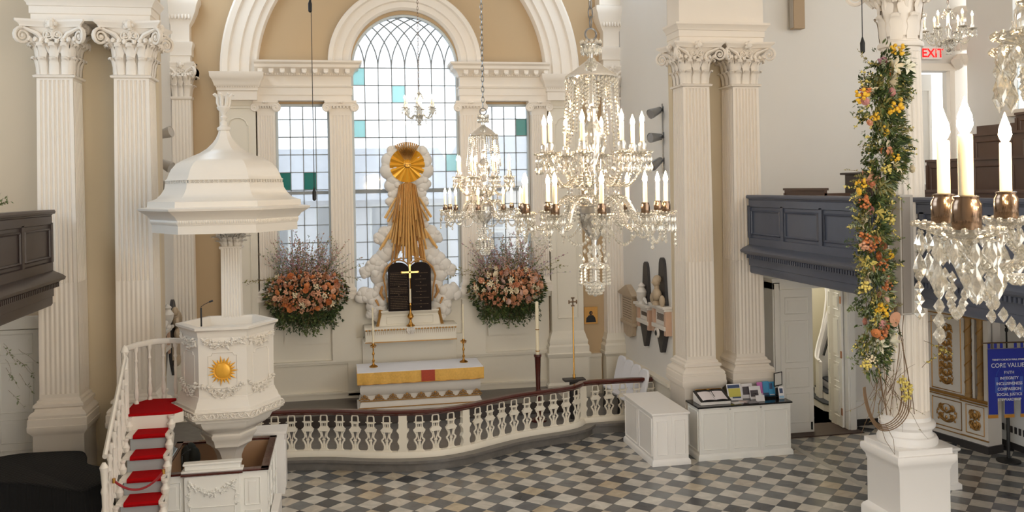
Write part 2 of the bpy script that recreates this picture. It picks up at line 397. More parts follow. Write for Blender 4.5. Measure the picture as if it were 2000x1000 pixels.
def corinth(hw, H, round_=False, ahw=None):
    """Corinthian capital, base at z=0, top of the abacus at z=H"""
    m = MB(); ahw = ahw or hw*1.85
    if round_:
        m.lathe([(hw*.98,0),(hw*.95,.3*H),(hw*1.0,.62*H),(hw*1.25,.86*H)], 28)
    else:
        m.stack(flute_sq(9,.035), [(hw*.97,0),(hw*.97,.33*H)]); m.stack(flute_sq(9,.035), [(hw*.93,.33*H),(hw*.93,.6*H)]); m.rects((0,0), [(hw*.96,hw*.96,.6*H),(hw*1.1,hw*1.1,.74*H),(hw*1.35,hw*1.35,.87*H)])
    # leaf rows
    lw = hw*(.62 if round_ else .5)
    for row, (zz, hh, o, cnt) in enumerate(((0,.36*H,.05,3),(.05*H,.62*H,.1,3)) if round_ else ((0,.35*H,.07,3),(.06*H,.55*H,.12,3))):
        lf = leaf(lw*(1 if row == 0 else 1.05), hh, o)
        if round_:
            n = 8
            for i in range(n):
                m.merge(lf, rotz(2*pi*(i+row*.5)/n) @ T(0,-hw*.96,zz))
        else:
            for k in range(4):
                for i in range(cnt):
                    off = (i-(cnt-1)/2)*hw*(.66 if cnt == 3 else .8)
                    m.merge(lf, rotz(k*pi/2) @ T(off,-hw*.95,zz))
                m.merge(lf, rotz(k*pi/2+pi/4) @ T(0,-hw*1.26,zz) @ S(.8,1,1))
    # volutes: corner pairs and centre pairs
    vr = .155*H
    sp = spiral(vr, th=.05*H*.6)
    for k in range(4):
        B = rotz(k*pi/2)
        for sx in (1,-1):
            # corner volute sits near the corner, seen on each face
            cxp = ahw*.80*sx; yo = -ahw*.80
            m.merge(sp, B @ T(cxp, yo, H*.70) @ rotz(-sx*R(38)) @ S(sx,1,1))
            m.tube([B @ Vector((sx*hw*.25,-hw*1.0,H*.42)), B @ Vector((sx*hw*.45,-hw*1.12,H*.60)), B @ Vector((sx*hw*.85,-hw*1.3,H*.76)), B @ Vector((cxp*.97,yo*.97,H*.70+vr))], [.03*H,.045*H,.045*H,.03*H], 6)
            # small centre volutes
            m.merge(sp, B @ T(sx*hw*.26, -hw*1.22, H*.74) @ S(.72*-sx,1,.72))
            m.tube([B @ Vector((sx*hw*.3,-hw*1.0,H*.45)), B @ Vector((sx*hw*.42,-hw*1.1,H*.6)), B @ Vector((sx*hw*.3,-hw*1.22,H*.84))], [.02*H,.035*H,.025*H], 5)
        for sx in (1,-1):
            for q in range(4):   # acanthus tips under the volutes
                xx = sx*hw*(.25+.3*q); m.tube([B @ Vector((xx*.8,-hw*1.0,H*.5)), B @ Vector((xx*.95,-hw*1.15,H*.6)), B @ Vector((xx*1.1,-hw*1.42,H*(.62+.015*q))), B @ Vector((xx*1.12,-hw*1.5,H*(.57+.015*q)))], [.02*H,.05*H,.045*H,.02*H], 6)
        m.sphere(B @ Vector((0,-ahw*.82,H*.92)), (.07*H,.07*H,.08*H), 8, 5)
        for q in range(5):
            a = 2*pi*q/5; m.sphere(B @ Vector((.07*H*cos(a),-ahw*.80,H*.92+.07*H*sin(a))), .045*H, 6, 4)
    # abacus with concave sides and cut corners
    pl = []
    for k in range(4):
        for u in (-.94,-.8,-.5,0,.5,.8,.94):
            y = -(1-.24*(1-abs(u)**1.6)); ca, sa = cos(k*pi/2), sin(k*pi/2); pl.append((u*ca - y*sa, u*sa + y*ca))
    m.stack(pl, [(ahw*.88,.87*H),(ahw*.9,.91*H),(ahw*.99,.955*H),(ahw,.965*H),(ahw,H)])
    return m
def ionic(hw, hy, H=.26):
    m = MB(); sp = spiral(H*.36, th=H*.075)
    m.box(-hw*1.02, hw*1.02, -hy*1.02, hy, 0, H*.55); m.box(-hw*1.35, hw*1.35, -hy-.05, hy, H*.55, H*.82); m.box(-hw*1.42, hw*1.42, -hy-.07, hy, H*.82, H)
    for sx in (1,-1):
        m.merge(sp, T(sx*hw*1.22, -hy-.05, H*.42) @ S(-sx*-1,1,1))
        v0 = len(m.v); m.lathe([(H*.34,-.05),(H*.25,-.02),(H*.34,.06)], 12); m.xf(T(sx*hw*1.22, -hy+.0, H*.42) @ Matrix.Rotation(pi/2,4,'X'), v0)
    for i in range(5): m.sphere(((i-2)*hw*.3, -hy-.03, H*.45), (hw*.13,.03,H*.12), 6, 4)
    for i in range(3): m.sphere(((i-1)*.035, -hy-.075, H*.84), .025, 6, 4)
    return m

# ---- fluted square pillars
def pillar(cx, cy, hb, ht, zb, zs0, zs1, ztop, label, cut=None):
    t = thing('fluted_pillar', label, 'pillar', (cx, cy, 0))
    p = MB(); k = hb
    p.rects((0,0), [(k+.13,k+.13,0),(k+.13,k+.13,.16),(k+.10,k+.10,.2),(k+.08,k+.08,zb-.16),(k+.1,k+.1,zb-.13),(k+.145,k+.145,zb-.07),(k+.15,k+.15,zb)])
    p.build('pedestal', M['trim'], t)
    b = MB(); h = zs0-zb
    b.rects((0,0), [(k+.14,k+.14,zb),(k+.14,k+.14,zb+.28*h),(k+.125,k+.125,zb+.3*h),(k+.13,k+.13,zb+.4*h),(k+.105,k+.105,zb+.5*h),(k+.065,k+.065,zb+.55*h),(k+.05,k+.05,zb+.64*h),(k+.08,k+.08,zb+.7*h),(k+.075,k+.075,zb+.8*h),(k+.035,k+.035,zb+.86*h),(k+.03,k+.03,zb+.93*h),(k,k,zs0)])
    b.build('base', M['trim'], t)
    s = MB(); zc = zs0 + (zs1-zs0)*.355
    fl = flute_sq(7, .10); fl2 = flute_sq(7, .035)
    zt = zs1-.07
    def wd(z): u = (z-zs0)/(zs1-zs0); return hb + (ht-hb)*u**1.3
    s.rects((0,0), [(hb,hb,zs0),(hb,hb,zs0+.06)])
    s.stack(fl2, [(wd(z),z) for z in [zs0+.06+(zc-zs0-.06)*i/4 for i in range(5)]])
    s.stack(fl, [(wd(z),z) for z in [zc+(zt-zc)*i/8 for i in range(9)]])
    s.rects((0,0), [(ht,ht,zt),(ht,ht,zs1-.04),(ht+.04,ht+.04,zs1-.03),(ht+.05,ht+.05,zs1),(ht+.01,ht+.01,zs1+.02)])
    s.build('shaft', M['trim'], t, smooth=50)
    c = corinth(ht, ztop-zs1, ahw=.52)
    c.build('capital', M['trim'], t, loc=(0,0,zs1))
    return t
pillar(6.62, 16.2, .29, .262, 1.30, 1.68, 6.86, 7.65, 'white square fluted pillar beside the tall cabinet with memorials to its left')
pillar(7.62, 16.2, .29, .262, 1.30, 1.68, 6.86, 7.65, 'white square fluted pillar behind the leaflet desk, touching the slate gallery front')
pillar(-3.26, 15.50, .292, .265, 1.38, 1.79, 6.87, 7.73, 'white square fluted pillar rising behind the red-carpeted pulpit stairs')
pillar(-4.40, 15.50, .292, .265, 1.38, 1.79, 6.87, 7.73, 'white square fluted pillar behind the black covered piano')
def pier_ent(x0, x1, y0, z, lab):
    m = MB(); cx, cy = (x0+x1)/2, y0+.55; hx, hy = (x1-x0)/2, .55
    m.rects((cx,cy), [(hx,hy,z),(hx,hy,z+.1),(hx+.02,hy+.02,z+.11),(hx+.02,hy+.02,z+.22),(hx+.04,hy+.04,z+.23),(hx+.05,hy+.05,z+.27),(hx+.1,hy+.1,z+.33),(hx+.1,hy+.1,z+.37),(hx,hy,z+.38),(hx,hy,z+.95),(hx+.05,hy+.05,z+1.0),(hx+.2,hy+.2,z+1.2),(hx+.2,hy+.2,z+1.3)])
    flat(m, y0+.62); o = m.build('entablature', M['trim']); return tag(o, lab, 'entablature')
pier_ent(6.28, 7.97, 15.88, 7.65, 'white stepped entablature block over the paired pillars by the leaflet desk')
pier_ent(-4.72, -2.95, 15.18, 7.73, 'white stepped entablature block over the paired pillars behind the piano')
struct(MB().box(6.36, 7.93, 16.5, 16.7, 0, 11).build('wall_pier_south', M['cream'], smooth=0))
struct(MB().box(-4.7, -3.0, 15.82, 16.05, 0, 11).build('wall_pier_north', M['cream'], smooth=0))

# ---- round column with pedestal
t = thing('fluted_column', 'white round fluted column on a square pedestal, wound with a flower garland', 'column', (7.6, 11.1, 0))
p = MB(); p.rects((0,0), [(.44,.44,0),(.44,.44,.42),(.42,.42,.46),(.375,.375,.5),(.375,.375,1.1),(.385,.385,1.12),(.39,.39,1.16),(.42,.42,1.2),(.44,.44,1.24),(.44,.44,1.3),(.43,.43,1.32),(.4,.4,1.325),(.4,.4,1.40)])
p.build('pedestal', M['white'], t)
b = MB(); b.lathe([(.37,1.40),(.39,1.42),(.395,1.47),(.37,1.52),(.34,1.53),(.32,1.56),(.315,1.6),(.34,1.62),(.365,1.65),(.365,1.69),(.34,1.72),(.31,1.73),(.305,1.76),(.295,1.8)], 48)
b.build('base', M['white'], t)
s = MB(); fl = flute_rd(24, .07)
s.lathe([(.3,1.78),(.295,1.86)], 48)
s.stack(fl, [(.293-.038*(i/8)**1.4, 1.84+(6.76-1.84)*i/8) for i in range(9)])
s.lathe([(.255,6.74),(.257,6.8),(.29,6.81),(.3,6.84),(.29,6.87),(.26,6.88),(.255,6.92)], 40)
s.build('shaft', M['trim'], t, smooth=50)
corinth(.255, 1.0, True, ahw=.5).build('capital', M['trim'], t, loc=(0,0,6.9))
pier = MB(); pier.rects((7.6,11.1), [(.3,.3,7.9),(.3,.3,8.2),(.36,.36,8.3),(.36,.36,8.9)]); tag(pier.build('entablature', M['trim']), 'white square block on top of the garlanded round column', 'entablature')

# ---- trim of the east wall
def sweep_arch(cx, cz, prof, a0=0, a1=pi, n=48, name='trim', m=None):
    """prof: closed outline of (radius, y)"""
    mb = MB(); rings = []
    for i in range(n+1):
        a = a0+(a1-a0)*i/n; rings.append([(cx+r*cos(a), y, cz+r*sin(a)) for r, y in prof])
    mb.loft(rings, cap=True); return struct(mb.build(name, m or M['trim'], smooth=30))
sweep_arch(CX, 7.5, [(3.15,20.05),(3.15,19.86),(3.18,19.8),(3.3,19.8),(3.32,19.74),(3.5,19.74),(3.52,19.69),(3.72,19.69),(3.75,19.62),(3.86,19.6),(3.9,19.62),(3.9,20.05)], 0, pi, 64, 'trim_3')
sweep_arch(CX+.005, 7.75, [(1.19,20.03),(1.19,19.9),(1.24,19.84),(1.36,19.84),(1.38,19.79),(1.55,19.79),(1.58,19.73),(1.66,19.72),(1.68,19.75),(1.68,20.03)], 0, pi, 56, 'trim_4')
def entab(x0, x1, inner_right):
    m = MB(); z = 6.92
    prof = [(0,z),(0,z+.12),(.015,z+.12),(.015,z+.27),(.03,z+.28),(.04,z+.31),(.0,z+.32),(.0,z+.52),(.03,z+.54),(.05,z+.6),(.09,z+.66),(.16,z+.7),(.17,z+.76),(.22,z+.8),(.23,z+.84)]
    Yf = 19.74
    l = []
    for o, zz in prof:
        xa = x0 - (0 if inner_right else o); xb = x1 + (o if inner_right else 0)
        l.append([(xa,Yf-o,zz),(xb,Yf-o,zz),(xb,20.3,zz),(xa,20.3,zz)])
    m.loft(l); struct(m.build('trim_5' if inner_right else 'trim_6', M['trim']))
    # egg-shaped modillions
    mo = MB(); n = 9
    for i in range(n):
        x = x0+.12+(x1-x0-.2)*i/(n-1); mo.box(x-.05, x+.05, Yf-.17, Yf-.02, z+.6, z+.665); mo.sphere((x,Yf-.15,z+.59), (.05,.04,.04), 8, 5)
    k = int((x1-x0)/.05)
    for i in range(k): mo.box(x0+i*.05+.01, x0+i*.05+.035, Yf-.06, Yf, z+.54, z+.58)
    struct(mo.build('trim_7' if inner_right else 'trim_8', M['trim']))
entab(-1.75, .27, True); entab(2.64, 4.65, False)
for sgn, nm in ((-1,'trim_9'),(1,'trim_10')):
    c = CX + sgn*3.55; m = MB(); m.rects((c,19.8), [(.4,.2,6.92),(.4,.2,7.1),(.42,.22,7.12),(.42,.22,7.18),(.46,.26,7.22),(.47,.27,7.26),(.5,.3,7.34),(.54,.34,7.4),(.55,.35,7.5)])
    for i in range(18): m.box(c-.43+i*.05, c-.43+i*.05+.025, 19.56, 19.6, 7.18, 7.22)
    struct(m.build(nm, M['trim']))
# big panelled pilasters
def archpanel(c, hw, z0, z1, y, d=.025, w=.03):
    """raised frame moulding of a round-headed panel, on plane y"""
    m = MB(); sh = hw*.55
    pts = [(c-hw,y,z0),(c+hw,y,z0),(c+hw,y,z1-sh*1.3),(c+hw*.85,y,z1-sh*1.25),(c+hw*.8,y,z1-sh*1.0)]
    pts += [(c+hw*.78*cos(a),y,z1-sh+sh*sin(a)) for a in [pi*i/12 for i in range(1,12)]]
    pts += [(c-hw*.8,y,z1-sh*1.0),(c-hw*.85,y,z1-sh*1.25),(c-hw,y,z1-sh*1.3),(c-hw,y,z0)]
    m.tube(pts, w*.6, 6); return m
for sgn in (-1,1):
    c = CX+sgn*3.57; hw = .37
    t = thing('panelled_pilaster', 'white panelled pilaster %s' % ('left of the altar windows, half hidden by the pulpit canopy' if sgn < 0 else 'right of the altar windows, behind the processional cross'), 'pilaster', (c, 19.8, 0))
    m = MB(); m.rects((0,.1), [(hw,.16,1.7),(hw,.16,6.74),(hw+.02,.18,6.75),(hw+.02,.18,6.8),(hw,.16,6.81),(hw,.16,6.92)]); m.merge(archpanel(0, hw*.62, 2.0, 6.55, -.065))
    flat(m,.2).build('shaft', M['dado'], t)
    m = MB(); k = hw; m.rects((0,.1), [(k+.1,.24,1.22),(k+.1,.24,1.36),(k+.07,.21,1.4),(k+.08,.22,1.48),(k+.05,.19,1.55),(k+.03,.18,1.62),(k,.16,1.7)]); flat(m,.2).build('base', M['dado'], t)
    m = MB(); m.rects((0,.1), [(k+.14,.27,.2),(k+.14,.27,.5),(k+.1,.23,.55),(k+.1,.23,1.1),(k+.12,.25,1.12),(k+.14,.27,1.2),(k+.12,.25,1.22)]); flat(m,.2).build('pedestal', M['dado'], t)
# small ionic pilasters between the lights
for x0, x1, w_ in ((-1.72,-1.36,'at the far left of the window group'),(-.21,.27,'between the left window and the arched window'),(2.64,3.11,'between the arched window and the right window'),(4.26,4.62,'at the far right of the window group')):
    c = (x0+x1)/2; hw = (x1-x0)/2
    t = thing('ionic_pilaster', 'slim white fluted Ionic pilaster ' + w_, 'pilaster', (c, 19.9, 0))
    m = MB(); ff = flute_sq(6, .06)
    m.stack([(x*hw, y*.13) for x, y in flute_sq(6, .12)], [(1,z) for z in (2.95,6.6)], c=(0,0)); m.rects((0,0), [(hw,.13,6.6),(hw,.13,6.66)]); flat(m,.1).build('shaft', M['trim'], t, smooth=50)
    m = MB(); m.rects((0,0), [(hw+.06,.19,2.62),(hw+.06,.19,2.74),(hw+.03,.16,2.76),(hw+.04,.17,2.82),(hw,.14,2.88),(hw,.13,2.95)]); flat(m,.1).build('base', M['trim'], t)
    flat(ionic(hw, .13),.1).build('capital', M['trim'], t, loc=(0,0,6.66))
# corner pilasters and corbels
for c, w_ in ((-3.25,'in the north corner behind the pulpit stairs'),(6.15,'in the south corner beside the wall memorials')):
    hw = .19
    t = thing('fluted_pilaster', 'narrow white fluted corner pilaster ' + w_, 'pilaster', (c, 19.9, 0))
    m = MB(); m.stack([(x*hw, y*.16) for x, y in flute_sq(5, .1)], [(1.08,1.6),(1,6.95)]); m.rects((0,0), [(hw,.16,6.93),(hw+.03,.19,6.96),(hw+.03,.19,7.0)]); flat(m,.1).build('shaft', M['trim'], t, smooth=50)
    m = MB(); k = hw; m.rects((0,0), [(k+.1,.25,1.2),(k+.1,.25,1.33),(k+.06,.21,1.38),(k+.07,.22,1.45),(k+.04,.19,1.5),(k+.02,.17,1.6)]); m.rects((0,0), [(k+.1,.25,.2),(k+.07,.22,.5),(k+.07,.22,1.08),(k+.12,.27,1.15),(k+.12,.27,1.2)]); flat(m,.1).build('base', M['dado'], t)
    cp = corinth(.17, .72, ahw=.3); flat(cp,.1).build('capital', M['trim'], t, loc=(0,0,7.0))
    m = MB(); m.rects((0,0), [(.2,.18,7.72),(.2,.18,7.85),(.23,.2,7.86),(.23,.2,8.0),(.26,.24,8.1),(.26,.24,8.14),(.19,.17,8.16),(.19,.17,8.5),(.25,.22,8.6),(.33,.3,8.78),(.36,.34,8.9),(.4,.38,8.98),(.4,.38,9.06),(.3,.28,9.1),(.3,.28,9.6)])
    for i in range(7): m.sphere((-.2+i*.067,-.25,8.66), (.03,.05,.06), 6, 4)
    flat(m,.1); m.v = [((max(x,-.22) if c < 0 else min(x,.24)), y, z) for x, y, z in m.v]; m.build('corbel', M['trim'], t)
# dado under the windows
m = MB()
m.box(-1.75, 4.62, 19.9, 20.0, .2, 2.5)
for z0, z1, o in ((.2,.56,.06),(.56,.6,.08),(1.2,1.25,.05),(1.25,1.29,.08),(2.5,2.56,.07),(2.56,2.62,.11)): m.box(-1.8, 4.66, 19.9-o, 20.0, z0, z1)
def pframe(m, x0, x1, z0, z1, y, w=.022):
    m.tube([(x0,y,z0),(x1,y,z0),(x1,y,z1),(x0,y,z1),(x0,y,z0)], w, 4, cap=False)
for a, b in ((-1.24,-.3),(3.2,4.1)):
    m.box(a, b, 19.86, 19.9, 1.66, 2.3)
for x in (-.21,2.64): m.box(x-.02, x+.5, 19.82, 19.9, 1.29, 2.5)
m.box(.1, 2.8, 19.84, 19.9, .5, 1.75)
struct(m.build('trim_11', M['dado']))
for k, (a, b) in enumerate(((-3.05,-2.62),(5.45,5.85))):
    m = MB(); m.box(a,b,19.93,20,.2,1.05); m.box(a,b,19.88,20,1.05,1.12); m.box(a,b,19.9,20,.2,.5); struct(m.build('trim_%d' % (12+k), M['dado']))
m = MB(); m.box(6.28,6.35,16.6,20,.2,.98); m.box(6.24,6.35,16.6,20,.98,1.02); m.box(6.2,6.35,16.6,20,1.02,1.08); m.box(6.24,6.35,16.6,20,.2,.45); struct(m.build('trim_14', M['dado']))

# ---- altar windows
def bars(m, xs, zs, x0, x1, z0, z1, y=20.12, w=.011, d=.02):
    for x in xs: m.box(x-w*.8, x+w*.8, y-d, y+d, z0, z1)
    for z in zs: m.box(x0, x1, y-d, y+d, z-w*.8, z+w*.8)
def winside(k, x0, x1):
    g = MB().box(x0, x1, 20.12, 20.128, Z0, Z1).build('window_%d' % k, M['pane'], smooth=0); struct(g)
    m = MB(); n = 4; bars(m, [x0+.03+(x1-x0-.06)*i/n for i in range(1,n)], [Z0+.06+.386*i for i in range(1,11)], x0, x1, Z0, Z1)
    m.box(x0, x1, 20.08, 20.16, 4.90, 4.97); struct(m.build('mullions', M['mullion'], g, smooth=0))
    fr = MB(); w=.05
    for a,b,c,d in ((x0,x0+w,Z0,Z1),(x1-w,x1,Z0,Z1),(x0,x1,Z0,Z0+w),(x0,x1,Z1-w,Z1)): fr.box(a,b,20.04,20.18,c,d)
    struct(fr.build('window_frame', M['frame'], g, smooth=0))
    gp = MB(); cw = (x1-x0-.06)/4
    for (ci, zi) in ({1:[(0,5.9-.42),(2,5.9-.42)],3:[(3,6.5)]}[k]):
        zz = Z0+.06+.386*round((zi-Z0-.06)/.386)-.386; gp.box(x0+.03+ci*cw, x0+.03+(ci+1)*cw, 20.105, 20.115, zz, zz+.386)
    struct(gp.build('green_pane', M['greenpane'], g, smooth=0))
winside(1, *W[0]); winside(3, *W[2])
# centre, arched
cxw = CX+.005
g = MB(); g.box(W[1][0], W[1][1], 20.12, 20.128, Z0, ZR)
ap = [(cxw+AR*cos(pi*i/32), ZR+AR*sin(pi*i/32)) for i in range(33)]; g.vprism(ap, 20.12, 20.128)
g = g.build('window_2', M['pane'], smooth=0); struct(g)
m = MB(); x0, x1 = W[1]; n = 8; pw = (x1-x0)/n
bars(m, [x0+pw*i for i in range(1,n)], [ZR-.386*i for i in range(0,13)], x0, x1, Z0, ZR+.0)
m.box(x0, x1, 20.08, 20.16, 4.90, 4.98)
for i in range(0, n+1):
    for sg in (1,-1):
        cc = x0+pw*i + sg*AR; pts = []
        for q in range(40):
            a = q/39*pi/2; x = cc - sg*AR*cos(a); z = ZR+AR*sin(a)
            if hypot(x-cxw, z-ZR) <= AR+.001: pts.append((x,20.12,z))
            elif pts: break
        if len(pts) > 2: m.tube(pts, .013, 4)
struct(m.build('tracery', M['mullion'], g, smooth=0))
fr = MB(); w = .05
fr.box(x0,x0+w,20.04,20.18,Z0,ZR); fr.box(x1-w,x1,20.04,20.18,Z0,ZR); fr.box(x0,x1,20.04,20.18,Z0,Z0+w)
fr.loft([[(cxw+r*cos(a),y,ZR+r*sin(a)) for r,y in ((AR-w,20.04),(AR,20.04),(AR,20.18),(AR-w,20.18))] for a in [pi*i/40 for i in range(41)]])
struct(fr.build('window_frame', M['frame'], g, smooth=0))
gp = MB()
for ci, ri in ((0,0),(3,1),(7,5),(0,3)):
    gp.box(x0+int(ci)*pw, x0+(int(ci)+1)*pw, 20.105, 20.115, ZR-.386*(ri+1), ZR-.386*ri)
struct(gp.build('teal_pane', M['tealpane'], g, smooth=0))

# ---- buildings outside the windows
def house(x0, x1, y, z1, m1, label, roof, nx, nz):
    t = thing('building', label, 'building', ((x0+x1)/2, y, -1))
    h = (x1-x0)/2; MB().box(-h, h, 0, 8, 0, z1+1).build('facade', m1, t, smooth=0)
    if roof: MB().loft([[(-h-.3,-.4,z1+1),(h+.3,-.4,z1+1),(h+.3,8.4,z1+1),(-h-.3,8.4,z1+1)],[(-h+.5,3,z1+3.0),(h-.5,3,z1+3.0),(h-.5,5,z1+3.0),(-h+.5,5,z1+3.0)]]).build('roof', roof, t, smooth=0)
    wm = MB().box(-.5,.5,-.06,.02,0,1.5); pm_ = wm.mesh('w', M['frame'], 0); gm = MB().box(-.42,.42,-.08,-.05,.08,1.42).mesh('g', mat('dark_glass', rgb(70,90,110), .1), 0)
    for i in range(nx):
        for k in range(nz):
            loc = (-h+(i+.5)*2*h/nx, 0, 1.2+k*(z1-.5)/nz); w_ = inst('window', pm_, t, loc); inst('pane', gm, w_, (0,0,0))
house(-9, 4.4, 33, 4.6, mat('grey_stone_facade', rgb(205,214,232), .8, var=.4, scale=.9), 'pale grey stone building seen through the left altar window', mat('slate_roof', rgb(176,190,214), .7, var=.35, scale=6), 7, 3)
house(4.8, 22, 35, 5.2, mat('buff_brick_facade', rgb(226,220,216), .8, var=.35, scale=.9), 'buff building seen through the right altar window', mat('grey_roof', rgb(180,192,212), .7, var=.35, scale=6), 8, 3)
# ============================================================ GALLERIES
def gallery(name, xf_, sgn, y0, y1, label, m, wallx, floorlab):
    """parapet running along Y; sgn = direction towards the nave; xf_ = face plane"""
    t = thing(name, label, 'gallery', (xf_, y1, 0))
    L = y1-y0
    def pr(mb, prof):   # prof (o,z) outline, o towards nave
        mb.loft([[(sgn*o, -L, z) for o, z in prof], [(sgn*o, 0, z) for o, z in prof]])
    c = MB(); pr(c, [(-.12,4.66),(.02,4.66),(.04,4.69),(.075,4.70),(.085,4.73),(.07,4.76),(-.14,4.76),(-.14,4.68)]); c.build('cap_rail', m, t)
    b = MB(); pr(b, [(-.1,3.3),(-.0,3.3),(0,4.67),(-.1,4.67)]); pr(b, [(-.02,4.52),(.03,4.54),(.03,4.66),(-.02,4.66)]); pr(b,[(-.02,3.8),(.035,3.8),(.035,3.95),(-.02,3.97)]); b.build('panelling', m, t)
    n = max(1, round(L/1.35)); q = L/n; s = MB()
    for i in range(n+1):
        y = -L+i*q; s.box(min(-.01*sgn,.03*sgn), max(-.01*sgn,.03*sgn), y-.05, y+.05, 3.95, 4.56)
    s.build('stiles', m, t); e = MB()
    for i in range(n):
        a, bq = -L+i*q+.1, -L+(i+1)*q-.1
        e.tube([(sgn*.012,a,4.03),(sgn*.012,bq,4.03),(sgn*.012,bq,4.46),(sgn*.012,a,4.46),(sgn*.012,a,4.03)], .022, 4, cap=False)
    e.build('panel_moulding', m, t)
    l = MB(); pr(l, [(-.05,3.64),(.12,3.64),(.14,3.67),(.2,3.68),(.22,3.72),(.17,3.76),(.1,3.79),(.04,3.82),(-.05,3.82)]); pr(l, [(-.05,3.28),(.0,3.28),(.02,3.31),(.02,3.42),(.04,3.43),(.04,3.56),(.08,3.6),(.08,3.64),(-.05,3.64)]); l.build('cornice', m, t)
    d = MB(); k = int(L/.075)
    for i in range(k): d.box(min(sgn*.07,sgn*.13), max(sgn*.07,sgn*.13), -L+i*.075, -L+i*.075+.04, 3.575, 3.64)
    stuff(d.build('dentils', m, t))
    fl = MB(); a, b_ = sorted((xf_-sgn*.02, wallx)); fl.box(a, b_, y0, min(y1+.6, 15.84) if sgn>0 else 16.38, 3.3, 3.62)
    o = fl.build(floorlab, M['trim'], smooth=0); struct(o)
gallery('gallery_parapet', 7.64, -1, 3.0, 15.88, 'slate-grey panelled gallery front running behind the flower-wound column', M['gallery'], 12.74, 'floor_gallery_south')
gallery('gallery_parapet', -4.42, 1, 8.5, 14.95, 'dark brown panelled gallery front above the covered piano', M['darkwood'], -8, 'floor_gallery_north')
# pews in the south gallery
def pew(x, y0, y1, zf, h, label, steps=1):
    t = thing('gallery_pew', label, 'pew', (x, (y0+y1)/2, zf), group=None)
    L = (y1-y0)/2
    b = MB(); b.box(.0,.05,-L,L,0,h); b.box(-.03,.08,-L,L,h,h+.04); n = max(2,int(2*L/1.0))
    for i in range(n): b.tube([(-.005,-L+2*L*(i+.12)/n,.12),(-.005,-L+2*L*(i+.88)/n,.12),(-.005,-L+2*L*(i+.88)/n,h-.1),(-.005,-L+2*L*(i+.12)/n,h-.1),(-.005,-L+2*L*(i+.12)/n,.12)],.014,4,cap=False)
    b.build('backrest', M['pewwood'], t)
    MB().box(.05,.45,-L,L,.36,.41).build('seat', M['pewwood'], t)
    for y in (-L, L-.05):
        e = MB(); e.box(-.02,.5,y,y+.05,0,h-.05); e.build('end_panel', M['pewwood'], t)
    return t
pd_ = M['pewwood']
for i, (x, zf) in enumerate(((8.7,3.9),(9.55,4.3),(10.4,4.72),(11.25,5.08))):
    pew(x, 6.0, 13.3-(.0 if i else 0), zf, .98 if i else .9, ['dark gallery pew back nearest the parapet, right of the flower column','dark gallery pew back in the second row up','dark gallery pew back in the third row up','highest dark gallery pew back against the south wall'][i])
    stp = MB().box(x, 12.74, 3.0, 15.0, 3.62, zf).build('floor_gallery_riser', pd_, smooth=0); struct(stp)
    if zf > 4.9: struct(MB().box(12.0,12.74,3.0,15.2,zf,6.0).build('wall_pew_back', pd_, smooth=0))
pew(8.1, 14.0, 15.4, 3.62, 1.22, 'low dark pew behind the parapet left of the flower column')
q = MB().box(8.75,9.2,13.6,14.44,3.9,5.12); q.box(8.67,9.23,13.57,14.47,5.10,5.14); tag(q.build('pew_box', M['darkwood'], bevel=.01), 'tall dark box-like pew end left of the flower column', 'pew')

# ============================================================ PULPIT
HX = [(cos(pi*k/3), sin(pi*k/3)) for k in range(6)]   # vertices on +-X, flat face to -Y
PC = (-1.72, 14.15)
t = thing('pulpit', 'white hexagonal wine-glass pulpit with gold sunburst, back post and bell-shaped canopy', 'pulpit', (PC[0], PC[1], 0))
def garland(mb, p0, p1, sag, n=26, r=.022, seed=1, y=0):
    rnd = random.Random(seed)
    for i in range(n):
        u = i/(n-1); x = p0[0]+(p1[0]-p0[0])*u; z = p0[1]+(p1[1]-p0[1])*u - sag*4*u*(1-u)
        k = 1+.9*(4*u*(1-u))
        for _ in range(2):
            mb.sphere((x+rnd.uniform(-r,r), y-rnd.uniform(0,r*.6), z+rnd.uniform(-r,r)*k), (r*rnd.uniform(.3,.6),r*.75,r*rnd.uniform(.3,.6)), 6, 4)
        if i % 2 == 0:
            a = rnd.uniform(0,2*pi); mb.tube([(x,y,z),(x+cos(a)*r*2,y-.01,z+sin(a)*r*2.0),(x+cos(a)*r*3,y,z+sin(a)*r*2.6)],[r*.35,r*.5,r*.1],4)
m = MB()
m.stack(HX, [(.675,1.99),(.67,2.05),(.675,2.9)])
m.stack(HX, [(.80,1.70),(.82,1.715),(.79,1.72),(.775,1.80),(.80,1.81),(.795,1.82),(.77,1.825),(.765,1.86),(.74,1.88),(.72,1.94),(.69,1.99),(.685,2.02),(.67,2.03)])
m.stack(HX, [(.675,2.88),(.685,2.9),(.69,2.93),(.70,2.96),(.72,2.98),(.745,2.995),(.75,3.03),(.71,3.04),(.65,3.04),(.63,3.0),(.63,2.7)], cap=False)
m.build('body', M['pulpit'], t)
struct_in = MB().stack(HX, [(.635,2.60),(.635,2.64)]); struct_in.build('inner_floor', M['pulpit'], t)
o = MB()
for k in range(6):
    a0, a1 = Vector((*HX[k],0)), Vector((*HX[(k+1)%6],0))
    tgv = (a1-a0).normalized()
    o.tube([a0.lerp(a1,q/40)*.815+Vector((0,0,1.765+.03*sin(q*1.1))) for q in range(41)],.0095,5)
    for i in range(17):
        p = a0.lerp(a1, i/17)*.812; r_ = random.Random(k*40+i)
        o.sphere((p.x, p.y, 1.768+(.022 if i%2 else -.022)), (.016,.016,.016), 6, 4)
        sg_ = 1 if i%2 else -1; pc_ = Vector((p.x,p.y,1.768-.02*sg_)); o.tube([pc_-tgv*.02, pc_+tgv*.0+Vector((0,0,.02*sg_)), pc_+tgv*.026],[.004,.012,.003],5)
o.build('carved_border', M['pulpit'], t)
